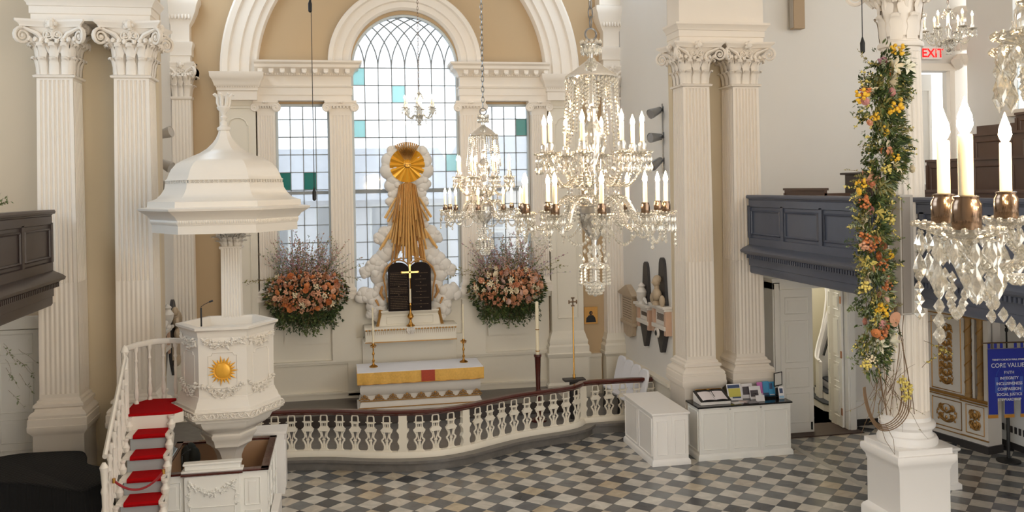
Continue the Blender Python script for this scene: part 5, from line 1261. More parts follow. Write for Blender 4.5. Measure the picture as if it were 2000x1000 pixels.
def arrangement(c, label, seed, pal, olive=False):
    rnd = random.Random(seed); t = thing('flower_arrangement', label, 'flowers', c)
    mats = GR+[fc['mauve'],fc['blush'],fc['lilac']]
    b = MB()
    for i in range(2600):       # body foliage
        a = rnd.uniform(0,2*pi); rr_ = sqrt(rnd.random()); x = rr_*cos(a)*.86; z = rr_*sin(a)*.62+.0; y = -rnd.uniform(.0,.42)*sqrt(max(0,1-rr_*rr_))
        addleaf(b,(x,y,z),(x*1.4+rnd.uniform(-.4,.4),-1+rnd.uniform(-.5,.5),z+rnd.uniform(-.7,.2)),rnd.uniform(.06,.12),rnd.uniform(.012,.03),rnd.choice((0,0,1,4,2) if z > -.2 else (0,0,0,1)),rnd)
    b.sphere((0,-.06,.06),(.68,.16,.44),20,12)   # dark core added behind the leaves to block the bright gap
    for i in range(110):    # trailing
        x = rnd.uniform(-.62,.62); spray(b,(x,-.25,-.35+.1*rnd.random()),(x*.5,-.3,-1),rnd.uniform(.2,.62)*(1-.6*abs(x)),rnd,16,.07,rnd.choice((0,0,1)),4,.004,.15)
    flat(b,.32); o = b.build('foliage', mats, t, smooth=0); stuff(o)
    b = MB()
    for i in range(230):
        a = R(rnd.gauss(90,36)); L_ = rnd.uniform(.45,1.2)*(1 if abs(a-pi/2) < .9 else .8)
        spray(b,(rnd.uniform(-.4,.4),-.1-rnd.random()*.2,.2),(cos(a)*1.0,rnd.uniform(-.25,.1),abs(sin(a))),L_,rnd,30,.048,rnd.choice((1,2,3,3)),4,.003,.0,blossom=rnd.choice((5,6,7,6,7)))
    for s,L_ in ((1,1.0),(-1,1.0),(1,.8),(-1,.85),(-1,.7)):
        spray(b,(s*.4,-.2,.3),(s*1,-.1,.35),L_,rnd,20,.06,2,4,.006,.03)
    flat(b,.32); stuff(b.build('branches', mats, t, smooth=0))
    fill = MB()
    for i in range(300):
        a = rnd.uniform(0,2*pi); rr_ = sqrt(rnd.random())*.98; x = rr_*cos(a)*.8; z = rr_*sin(a)*.52+.1; y = -.08-.42*sqrt(max(0,1-rr_*rr_))
        fill.sphere((x,y,z),rnd.uniform(.012,.03),6,4,mi=rnd.randrange(5))
    stuff(fill.build('small_blooms', [fc[k] for k in ('peach','orange','rust','cream','coral')], t))
    placed = []
    for i in range(95):
        for _ in range(30):
            a = rnd.uniform(0,2*pi); rr_ = sqrt(rnd.random()); x = rr_*cos(a)*.76; z = rr_*sin(a)*.5+.1
            if all(hypot(x-u,z-v) > .085 for u,v in placed): break
        placed.append((x,z)); y = -.14-.42*sqrt(max(0,1-rr_*rr_)); k = rnd.random(); n_ = (x*.9,-1,z*.6+.1)
        if k < .62: inst('rose', ROSE[rnd.choice(pal)], t, (x,y,z), orient(n_,rnd), rnd.uniform(.8,1.6))
        elif k < .82: inst('lily', LILY[rnd.choice(('cream','peach','peach'))], t, (x,y,z), orient(n_,rnd), rnd.uniform(.7,1.15))
        else: inst('blossom_cluster', CLUS[rnd.choice(('peach','coral','cream'))], t, (x,y,z), orient(n_,rnd), rnd.uniform(.9,1.4))
    u = MB().lathe([(.12,-.4),(.2,-.38),(.24,-.2),(.22,-.18)],16,(0,.05,0)); u.build('container', GR[0], t)
    return t
arrangement((-.75,19.66,2.78),'large overflowing arrangement of peach and orange flowers below the left altar window',21,('peach','coral','orange','rust','peach','orange','peach'))
arrangement((3.60,19.66,2.72),'large arrangement of blush and cream flowers below the right altar window',22,('blush','peach','peach','cream','rust','coral'))
# ---- garland on the column
t = thing('flower_garland', 'tall garland of greenery, lilies and orange blooms climbing the round column', 'garland', (7.6,11.1,1.8))
rnd = random.Random(5); mats = GR+[fc['lemon'],fc['mauve'],fc['orange']]
path = [(-.42,1.0),(-.52,1.5),(-.60,2.0),(-.62,2.6),(-.60,3.1),(-.60,3.6),(-.42,4.0),(-.58,4.35),(-.52,4.7),(-.22,5.0)]   # (dx, z above 1.8) on the plane y=-.4
def pxdx(px_, py, Yp=10.6):
    a_ = px_-1000; b_ = py-364; u_ = a_*cos(ROLL)-b_*sin(ROLL); v_ = a_*sin(ROLL)+b_*cos(ROLL); rx, ry = u_*cos(PHI)+F_*sin(PHI), F_*cos(PHI)-u_*sin(PHI)
    return rx*Yp/ry-7.6, 5-v_*Yp/ry-1.8
path = []; wid = []
for x0_, x1_, y_ in ((1680,1745,715),(1680,1750,640),(1682,1752,570),(1680,1748,500),(1676,1745,430),(1680,1740,380),(1690,1765,340),(1692,1788,300),(1692,1780,255),(1676,1765,205),(1686,1792,160),(1705,1790,115)):
    q0, q1 = pxdx(x0_,y_), pxdx(x1_,y_); path.append(((q0[0]+q1[0])/2, q0[1])); wid.append((q1[0]-q0[0])/2*.92); path[-1] = (path[-1][0]-.025, path[-1][1])
def gpt(u):
    k = min(int(u*11),10); f_ = u*11-k; return path[k][0]*(1-f_)+path[k+1][0]*f_, path[k][1]*(1-f_)+path[k+1][1]*f_, wid[k]*(1-f_)+wid[k+1]*f_
b = MB()
for i in range(9000):
    u = rnd.random(); x, z, w = gpt(u); a = rnd.uniform(0,2*pi); r_ = sqrt(rnd.random())*w
    px_, pz = x+r_*cos(a), z+r_*sin(a)*.9; py = -.36-.18*sqrt(max(0,1-(r_/w)**2))+rnd.uniform(-.05,.05)
    nn = noise.noise(Vector((px_*5,0,pz*5))); mi = rnd.choice((0,0,1)) if nn < -.05 else rnd.choice((1,2,2,3) if nn > .18 else (0,1,1,2))
    if noise.noise(Vector((px_*7+9,3,pz*7))) > .14: continue
    if .05 < u < .3 and rnd.random() < .35: mi = 3
    addleaf(b,(px_,py,pz),(cos(a)*.8,-.6,sin(a)*.8-.25),rnd.uniform(.05,.12),rnd.uniform(.008,.02),mi,rnd)
for i in range(330):
    u = rnd.random(); x, z, w = gpt(u); a = rnd.uniform(0,2*pi)
    spray(b,(x+.3*w*cos(a),-.42,z),(cos(a),-.35,sin(a)*.6),rnd.uniform(.16,.38),rnd,26,.045,rnd.choice((0,1,1,2,3)),4,.003,.03,blossom=rnd.choice((None,None,5)))
stuff(b.build('foliage', mats, t, smooth=0))
b = MB()
for i in range(26):   # bare twigs and hoop at the bottom
    a = rnd.uniform(.2,2.9); p0 = Vector((-.35+rnd.uniform(-.2,.2),-.4,.5+rnd.uniform(-.2,.3)))
    spray(b,p0,(cos(a)*.6,-.1,-1 if rnd.random() < .5 else 1),rnd.uniform(.3,.8),rnd,4,.03,2,4,.005)
for k in range(5):
    pts = [(-.36+(.26+.02*k)*cos(q),-.42-.02*k+.03*sin(q*3),.42+(.5)*sin(q)*(.9+.03*k)) for q in [pi*.95+pi*1.15*i/20 for i in range(21)]]; b.tube(pts,.008,4,mi=4)
for k in range(9):
    pts = [Vector((-.5+.06*k,-.38-.01*k,.1)) + Vector((.08*sin(i*.8+k),.0,.28*i)) for i in range(11)]; b.tube(pts,.006,4,mi=4)
b.tube([(-.45,-.45,.05),(-.4,-.5,-.2),(-.3,-.55,-.38),(-.28,-.5,-.2),(-.38,-.48,0)],.004,4,mi=4)
b.v = [(x-.26, y, z) for x, y, z in b.v]
for s_ in ((.05,-.42,1.3,1,.1),(.0,-.4,1.05,1,-.4),(-.05,-.42,.7,.5,.9)): spray(b,s_[:3],(s_[3],-.2,s_[4]),.4,rnd,30,.045,2,4,.004,.05,blossom=5)
spray(b,(-.8,-.4,3.3),(-1,-.1,.25),.3,rnd,8,.04,2); spray(b,(-.7,-.4,4.7),(-1,-.1,.3),.3,rnd,8,.04,2); spray(b,(-.6,-.4,4.6),(-.5,-.1,1),.45,rnd,9,.04,2)
spray(b,(.05,-.3,2.9),(1,-.1,.5),.45,rnd,10,.05,2); spray(b,(-.1,-.4,2.1),(.4,-.1,1),.6,rnd,6,.05,2)
stuff(b.build('twigs', mats, t, smooth=0))
# individual blooms: positions surveyed from the photograph and set on the garland's front, in metres from the column axis
def gl_(px_, py): 
    Yp = 10.56; a_ = px_-1000; b_ = py-364; u_ = a_*cos(ROLL)-b_*sin(ROLL); v_ = a_*sin(ROLL)+b_*cos(ROLL); rx, ry = u_*cos(PHI)+F_*sin(PHI), F_*cos(PHI)-u_*sin(PHI)
    return rx*Yp/ry-7.6, 5-v_*Yp/ry-1.8
BL = [('c','yellow',1753,97,1.3),('l','cream',1740,130,1.3),('l','white',1750,140,1.5),('l','white',1768,132,1.3),('l','cream',1735,160,1.5),('l','lemon',1725,170,1.3),('r','pink',1725,120,1),('c','mauve',1718,118,.8),('c','yellow',1682,187,1.3),('c','orange',1690,180,1),('r','pink',1688,198,1),('r','pink',1738,180,1),('r','orange',1740,142,.8),('c','yellow',1747,205,1.6),('c','yellow',1745,216,1.3),('l','cream',1700,178,1),('c','yellow',1710,228,.9),('r','peach',1697,240,.8),('c','yellow',1726,256,1.2),('l','white',1724,270,1.2),('r','orange',1722,292,1.0),('r','coral',1735,295,1.0),('r','cream',1736,281,.9),('c','yellow',1744,308,.9),('l','cream',1742,325,1.3),('c','lemon',1730,330,1),('l','lemon',1760,330,1.1),('r','cream',1783,330,.9),('l','peach',1700,352,1.4),('r','coral',1703,358,1.1),('c','yellow',1685,358,1),('r','yellow',1677,374,.9),('r','orange',1691,388,1.1),('c','orange',1688,398,1.1),('r','pink',1698,410,1),('l','lemon',1708,415,1.3),('c','lemon',1735,430,1.2),('l','cream',1695,432,1.2),('c','orange',1690,465,1.2),('r','peach',1700,472,1),('r','orange',1712,468,1),('c','orange',1700,482,1.2),('r','rust',1722,480,.9),('c','peach',1688,480,1),('r','orange',1715,500,1.1),('r','orange',1728,505,1),('c','yellow',1733,498,1.1),('c','orange',1720,520,1),('r','peach',1705,525,.9),('l','lemon',1690,520,1.4),('l','cream',1700,548,1.2),('c','lemon',1688,560,1.1),('r','coral',1735,545,.9),('c','orange',1735,560,1),('c','yellow',1725,605,1.4),('c','yellow',1718,600,1),('l','lemon',1712,620,1.1),('r','orange',1730,636,1.2),('r','pink',1722,634,1.1),('r','orange',1708,650,1.1),('c','orange',1718,652,1.1),('r','coral',1727,648,1),('r','burgundy',1690,628,.8),('l','white',1735,666,1.2),('l','white',1720,675,1.1),('l','cream',1745,668,1),('c','cream',1700,700,1),('c','lemon',1690,712,1),('c','lemon',1765,745,1),('c','lemon',1772,760,1.1),('c','lemon',1768,775,.9),('r','peach',1715,575,.8),('r','blush',1728,585,.8)]
for k, c_, x, y, s_ in BL:
    dx, dz = gl_(x, y); nm = {'c':'blossom_cluster','l':'lily','r':'rose'}[k]; me = {'c':CLUS,'l':LILY,'r':ROSE}[k][c_]
    inst(nm, me, t, (dx,-.55+rnd.uniform(-.03,.03),dz), orient((-.25,-1,.15),rnd), s_*1.25)
dx, dz = gl_(1749,624); inst('anthurium', disc_mesh('anthurium', fc['peach'], .10), t, (dx,-.55,dz), (R(95),0,.3), 1)
# small greenery
def greens(name, label, c, sd, vine=False, r_=.25, white=False):
    rnd = random.Random(sd); b = MB()
    for i in range(26 if not vine else 9):
        if vine: spray(b,(rnd.uniform(-.25,.0),0,rnd.uniform(-.6,.35)),(.6,-.2,-.5),.4,rnd,6,.06,3,4,.003,.1)
        else: a = rnd.uniform(0,2*pi); spray(b,(0,0,0),(cos(a),-.4,sin(a)*.8+.4),r_*rnd.uniform(.6,1.3),rnd,14,.04,1,4,.004,.02)
    o = b.build(name, mats, loc=c, smooth=0); return tag(o, label, 'plant')
g_ = greens('potted_sprig', 'green sprig poking above the left gallery rail', (-5.1,14.5,4.82), 3); MB().lathe([(.12,-1.2),(.16,-.2),(.17,-.12)],14).build('pot', M['darkwood'], g_)
greens('hanging_vine', 'pale leafy vine hanging against the white door under the dark gallery', (-5.05,15.5,2.4), 4, True)
greens('olive_spray', 'dusty green sprig against the gallery front right of the column', (7.62,10.2,4.45), 6, False, .3)

# ============================================================ MEMORIALS on the chancel walls
def textplate(b, w, z0, z1, x, n, rz):
    for i in range(n):
        z = z1-(i+.5)*(z1-z0)/n; y = -w
        while y < w-.01:
            q = rz.uniform(.01,.035); b.box(x-.003,x,y,min(y+q,w),z-.006,z+.006); y += q+.012
ink = mat('engraved_lettering', rgb(112,98,86), .6)
def obelisk(name, label, wx, cy, zt, zb, zbot, w, sgn, bust=True, stone='marble'):
    """sgn: -1 faces -X (south wall), +1 faces +X"""
    t = thing(name, label, 'memorial', (wx, cy, 0), 0 if sgn < 0 else pi)
    o = MB(); o.loft([[(-.04+dx,y*w*k,z) for dx,y in ((-.02,-1),(.04,-1),(.04,1),(-.02,1))] for k, z in ((.62,zb),(.36,zt-.12),(.26,zt-.04),(.08,zt))]); o.build('obelisk', M['slatestone'], t)
    s = MB()
    if bust:
        s.lathe([(.1,0),(.1,.05),(.06,.08)],14,(-.16,0,zb)); s.sphere((-.16,0,zb+.2),(.09,.15,.13),14,9); s.lathe([(.055,.26),(.05,.38)],12,(-.16,0,zb)); s.sphere((-.17,0,zb+.46),(.085,.075,.105),14,10); s.sphere((-.25,0,zb+.45),(.02,.014,.022),8,5); s.sphere((-.145,0,zb+.51),(.088,.083,.085),12,8)
        for q in (1,-1): s.sphere((-.17,q*.078,zb+.45),(.02,.012,.028),6,4); s.sphere((-.15,q*.27,zb+.1),(.06,.07,.12),10,6)
    else:
        s.lathe([(.07,0),(.05,.05),(.1,.15),(.12,.25),(.06,.34),(.08,.38),(.02,.44)],14,(-.14,0,zb)); 
        for q in (1,-1): s.tube([(-.12,q*.1,zb),(-.15,q*.2,zb+.12),(-.12,q*.26,zb+.02)],[.03,.04,.02],6)
    s.build('sculpture', M['brownm'] if bust else M['marble'], t)
    p = MB(); p.box(-.2,0,-w*1.12,w*1.12,zb-.05,zb); p.box(-.16,0,-w*1.05,w*1.05,zb-.1,zb-.05); p.box(-.08,0,-w*.8,w*.8,zbot+.28,zb-.1); p.box(-.15,0,-w*1.0,w*1.0,zbot+.2,zbot+.28); p.build('tablet', M['marble'], t, bevel=.006)
    for q in (1,-1): MB().box(-.13,0,q*w*.9-.05,q*w*.9+.05,zbot+.1,zb-.1).build('side_pilaster', M['pinkm'], t, bevel=.005)
    g = MB(); textplate(g, w*.6, zbot+.36, zb-.18, -.081, 9, random.Random(3)); g.build('lettering_lines', ink, t, smooth=0)
    d = MB(); d.loft([[(x,y*w*k,z) for x,y in ((-.1,-1),(0,-1),(0,1),(-.1,1))] for k,z in ((.08,zbot-.28),(.3,zbot-.12),(.62,zbot+.12),(.66,zbot+.2))]); d.build('apron', M['slatestone'], t)
    return t
obelisk('wall_memorial','memorial with dark obelisk and small urn, middle of three on the pale wall',6.35,18.08,3.36,2.48,1.86,.36,-1,False)
ob3 = obelisk('wall_memorial','memorial with a dark obelisk and marble bust, next to the fluted pillar',6.35,17.1,3.52,2.58,1.9,.38,-1,True)
m = MB(); m.tube([(-.16,-.02,2.02),(-.2,-.02,2.02)],[.1,.1],18); m.build('roundel', M['marble'], ob3); MB().sphere((-.2,-.02,2.02),(.02,.055,.055),12,8).build('roundel_eye', M['black'], ob3)
t = thing('wall_memorial','buff stone memorial tablet with a small pediment, nearest the corner pilaster','memorial',(6.35,19.2,0))
m = MB(); m.box(-.1,0,-.36,.36,1.95,2.52); m.loft([[(x,y,2.52) for x,y in ((-.15,-.48),(0,-.48),(0,.48),(-.15,.48))],[(x,y,2.56) for x,y in ((-.16,-.5),(0,-.5),(0,.5),(-.16,.5))],[(x,y,2.76) for x,y in ((-.12,-.02),(0,-.02),(0,.02),(-.12,.02))]]); m.box(-.13,0,-.42,.42,1.88,1.95); m.loft([[(x,y*k,z) for x,y in ((-.09,-1),(0,-1),(0,1),(-.09,1))] for k,z in ((.1,1.6),(.3,1.66),(.34,1.88))]); m.build('tablet', M['brownm'], t, bevel=.005)
g = MB(); textplate(g,.3,2.0,2.48,-.101,9,random.Random(8)); g.build('lettering_lines', ink, t, smooth=0)
obelisk('wall_memorial','tall dark obelisk memorial behind the pulpit stair rail',-3.45,18.2,3.35,2.4,1.75,.3,1,False)
t = thing('wall_memorial','dark kite-shaped memorial with carved drapery behind the pulpit','memorial',(-3.45,19.35,0),pi)
m = MB(); m.loft([[(x,y*k,z) for x,y in ((-.06,-1),(0,-1),(0,1),(-.06,1))] for k,z in ((.02,1.25),(.26,1.55),(.34,1.7),(.36,2.4),(.1,2.75),(.02,2.8))]); m.build('backing', M['slatestone'], t)
m = MB(); q = random.Random(2)
for i in range(16): m.sphere((-.1-.05*q.random(),q.uniform(-.25,.25),q.uniform(2.1,2.6)),(.07,.09,.1),8,6)
m.box(-.12,0,-.28,.28,1.6,2.05); m.sphere((-.1,0,1.55),(.08,.25,.12),10,6); m.build('carved_drapery', M['brownm'], t)

# ============================================================ ICON, CHAIRS, SPOTLIGHTS, SPEAKERS, MICROPHONES
t = thing('icon_painting','small gold-ground icon of a dark robed figure on the tan wall right of the cross','picture',(5.62,19.95,1.8))
MB().box(-.16,.16,0,.03,0,.39).build('panel', mat('icon_gold_ground', rgb(214,160,84), .4, metal=.2, var=.1, scale=20), t, bevel=.004)
m = MB(); m.loft([[(x,-.004,z) for x,z in ((-.12,.04),(.12,.04),(.1,.14),(.05,.2),(-.05,.2),(-.11,.14))],[(x,.0,z) for x,z in ((-.12,.04),(.12,.04),(.1,.14),(.05,.2),(-.05,.2),(-.11,.14))]]); m.sphere((.0,-.002,.25),(.042,.006,.05),12,8); m.build('painted_figure', M['black'], t)
MB().sphere((.012,-.008,.245),(.022,.004,.03),10,6).build('painted_face', mat('icon_face', rgb(120,84,60), .6), t)
def chair():
    t = thing('folding_chair', 'x', 'chair', (0,0,0))
    b = MB(); n = 8; r_ = []
    for z, d, w in ((.42,.0,.2),(.5,-.0,.21),(.75,.06,.21),(.88,.09,.20),(.95,.105,.17),(.99,.11,.12),(1.0,.115,.06)):
        r_.append([(-w*.86,d,z),(w*.86,d,z),(w*.86,d+.05,z),(-w*.86,d+.05,z)])
    b.loft(r_); b.build('padded_back', M['linen'], t, bevel=.012)
    MB().box(-.22,.22,-.42,.02,.42,.47).build('padded_seat', M['linen'], t, bevel=.015)
    for x in (-.19,.19):
        for y0, y1 in ((-.38,-.42),(.02,.1)): MB().tube([(x,y0,.42),(x,y1,0)],.012,6).build('leg', M['black'], t)
    return t
ch0 = chair(); ch0.location = (5.95,19.05,.2); ch0.rotation_euler = (0,0,R(-80)); ch0['label'] = 'white padded chair farthest along the memorial wall, first of the row'
for i, l in enumerate(('white padded chair, second from the altar wall in the row below the memorials','white padded chair, third from the altar wall in the row below the memorials','white padded chair nearest the mahogany rail end, last of the row')): dup(ch0, None, (5.95,18.55-.5*i,.2), R(-80), l)
for c_ in [x for x in COL.objects if x.name.startswith('folding_chair')]: c_['group'] = 'chairs below the wall memorials'
def spot(x,y,z,rx,rz,label):
    t = thing('spotlight', label, 'spotlight', (x,y,z))
    a = MB(); a.lathe([(.05,-.14),(.065,-.12),(.08,.0),(.10,.12),(.1,.16),(.09,.15)],18); a.xf(Matrix.Rotation(rz,4,'Z')@Matrix.Rotation(rx,4,'Y')); a.build('housing', M['speaker'] if x < 0 else M['steel'], t)
    a = MB(); a.lathe([(.085,.13),(.03,.135)],16); a.xf(Matrix.Rotation(rz,4,'Z')@Matrix.Rotation(rx,4,'Y')); a.build('lens', M['bronze'], t)
    s_ = 1 if x > 0 else -1; a = MB(); a.tube([(0,0,0),(s_*.06,0,.04),(s_*.14,0,.04)],.012,6); a.box(min(s_*.14,s_*.18),max(s_*.14,s_*.18),-.05,.05,-.02,.1); a.build('bracket', M['steel'], t)
for z, l, a in ((6.44,'topmost',R(-110)),(5.93,'middle',R(-95)),(5.42,'lowest',R(-120))): spot(6.2,17.0,z,a,R(20),l+' grey spotlight on the memorial wall behind the fluted pillar')
for z, l, a in ((6.03,'topmost',R(75)),(5.5,'middle',R(115)),(5.12,'lowest',R(115))): spot(-3.06,16.7,z,a,R(-20),l+' pale spotlight beside the pillar left of the pulpit canopy')
for zz in ((4.9,6.5),): 
    m = MB().tube([(-3.35,16.7,4.9),(-3.35,16.7,6.3)],.012,6); tag(m.build('spotlight_pole', M['speaker']), 'thin vertical pole carrying the pale spotlights beside the canopy', 'pole')
    m = MB().tube([(6.33,17.0,5.2),(6.33,17.0,6.6)],.012,6); tag(m.build('spotlight_pole', M['steel']), 'thin vertical pole carrying the grey spotlights on the memorial wall', 'pole')
t = thing('column_loudspeaker','tall slim grey loudspeaker strapped to the garlanded column','speaker',(7.31,10.66,3.22), R(12))
MB().box(-.13,.1,-.06,.14,0,1.58).build('housing', M['speaker'], t, bevel=.008); MB().box(-.11,.03,-.075,-.06,.03,1.55).build('grille', mat('grille_cloth', rgb(150,142,134), .8, var=.05, scale=200), t); MB().box(-.05,.05,.14,.22,.3,.4).build('bracket', M['steel'], t); MB().box(-.05,.05,.14,.22,1.2,1.3).build('bracket', M['steel'], t)
t = thing('column_loudspeaker','slim beige loudspeaker high on the pale aisle wall, cut by the frame top','speaker',(9.04,16.55,8.05))
MB().box(-.12,.12,-.1,.08,0,1.6).build('housing', mat('beige_speaker', rgb(176,152,122), .5), t, bevel=.008); MB().box(-.13,-.12,-.08,.06,.02,1.58).build('side_trim', M['speaker'], t); MB().box(-.03,.03,.08,.15,.3,.5).build('bracket', M['steel'], t)
def hmic(x,y,z,ztop,label,two=None):
    t = thing('hanging_microphone', label, 'microphone', (x,y,z))
    MB().lathe([(.012,-.02),(.03,.0),(.032,.12),(.02,.16),(.008,.2)],12).build('capsule', M['black'], t); MB().tube([(0,0,.18),(0,0,ztop-z)],.006,5).build('cable', M['black'], t)
hmic(-.42,14.9,4.84,9.4,'small black microphone hanging low on a thin cable before the left altar window')
hmic(-.43,14.7,7.86,9.4,'black hanging microphone at the top edge above the great arch')
hmic(6.90,10.9,6.72,8.6,'black hanging microphone beside the top of the flower garland')

# ============================================================ CHANDELIERS
def octa(b, c, r, h, n=6, tilt=None):
    """faceted drop"""
    c = Vector(c); vs = [c+Vector((0,0,h))]
    for k, (rr_, z) in enumerate(((.62,.45),(1,-.1),(.55,-.6))):
        vs += [c+Vector((r*rr_*cos(2*pi*(i+.5*k)/n), r*rr_*sin(2*pi*(i+.5*k)/n), h*z)) for i in range(n)]
    vs.append(c+Vector((0,0,-h))); fs = []
    for i in range(n):
        j = (i+1)%n; fs += [(0,1+j,1+i),(1+i,1+j,1+n+i),(1+j,1+n+j,1+n+i),(1+n+i,1+n+j,1+2*n+i),(1+n+j,1+2*n+j,1+2*n+i),(1+2*n+i,1+2*n+j,1+3*n)]
    b.add(vs, [tuple(reversed(f)) for f in fs])
def bead(b, c, r): octa(b, c, r, r*1.15, 5)
def string(b, p0, p1, n, r, sag=0, grow=0):
    p0, p1 = Vector(p0), Vector(p1)
    r *= 1.22
    for i in range(n):
        u = (i+.5)/n; p = p0.lerp(p1,u); p.z -= sag*4*u*(1-u); octa(b, p, r*(1+grow*u)*.8, r*(1+grow*u)*1.2, 5)
def arm_meshes():
    out = {}
    for nm, (r0, z0, r1, zc, pk, low) in dict(lower=(.05,.52,.42,.455,.57,.36), upper=(.04,.66,.29,.80,.70,.62)).items():
        a = MB()
        if nm == 'lower': pts = [(r0,0,z0-.01),(.10,0,.535),(.15,0,.555),(.20,0,.53),(.24,0,.46),(.27,0,.40),(.31,0,.375),(.36,0,.38),(.40,0,.41),(r1,0,zc-.015)]
        else: pts = [(r0,0,z0-.05),(.08,0,.66),(.12,0,.665),(.15,0,.63),(.19,0,.615),(.23,0,.64),(.27,0,.70),(r1,0,zc-.02)]
        pts = [(x,z) for x,_,z in pts]; pts = smoothp(pts, 4); P = [(x,0,z) for x,z in pts]
        a.tube(P, .0095, 7)
        a2 = [(x,.010*sin(i*1.1),z+.010*cos(i*1.1)) for i,(x,_,z) in enumerate(P)]; a.tube(a2, .0035, 4)
        for i in range(2,len(P)-1): 
            x,_,z = P[i]
            for sy in (-.014,.014): octa(a,(x,sy,z-.004),.0075,.009,5)
        dr = MB(); n = 9
        for i in range(n):
            q = 2*pi*i/n; octa(dr,(r1+.048*cos(q),.048*sin(q),zc-.035),.011,.024,6); octa(dr,(r1+.048*cos(q),.048*sin(q),zc-.012),.005,.006,5)
            if i % 2 == 0: octa(dr,(r1+.048*cos(q),.048*sin(q),zc-.086),.014,.032,6)
        if nm == 'lower':
            string(dr,(r1+.05,0,zc-.09),(r1+.05,0,zc-.19),4,.009,0,.4); string(dr,(r1-.02,.04,zc-.09),(r1-.02,.04,zc-.15),3,.009)
            string(dr,(r1,.03,zc-.05),(r1*cos(R(36)),r1*sin(R(36))-.03,zc-.05),14,.009,.11)
            string(dr,(.17,0,.53),(.17,0,.40),5,.009); 
        else:
            string(dr,(r1,.02,zc-.04),(r1*cos(R(45)),r1*sin(R(45))-.02,zc-.04),9,.008,.06); string(dr,(.15,0,.61),(.15,0,.50),5,.008)
        pn = MB(); pn.lathe([(r_,z) for r_,z in ((.012,-.02),(.02,-.012),(.045,-.006),(.058,.004),(.06,.008),(.045,.002),(.02,-.002),(.0,-.002))],18,(r1,0,zc))
        for i in range(18): q = 2*pi*i/18; pn.sphere((r1+.058*cos(q),.058*sin(q),zc+.005),.007,5,4)
        cu = MB(); cu.lathe([(.018,0),(.025,.006),(.025,.05),(.02,.058),(.022,.064),(.014,.066)],14,(r1,0,zc))
        cd = MB(); cd.lathe([(.0125,.06),(.0125,.17),(.011,.173),(.0,.174)],12,(r1,0,zc))
        fl = MB(); fl.lathe([(.004,.172),(.009,.178),(.0135,.189),(.012,.205),(.006,.222),(.0015,.236),(0,.24)],10,(r1,0,zc))
        out[nm] = [x.mesh(nm+'_'+k, mt, sm) for x,k,mt,sm in ((a,'arm',M['crystal'],40),(dr,'drops',M['crystal'],0),(pn,'pan',M['crystal'],50),(cu,'cup',M['bronze'] if nm == 'lower' else M['glassbody'],50),(cd,'candle',M['candle'],50),(fl,'bulb',M['bulb'],60))]
    return out
AM = arm_meshes()
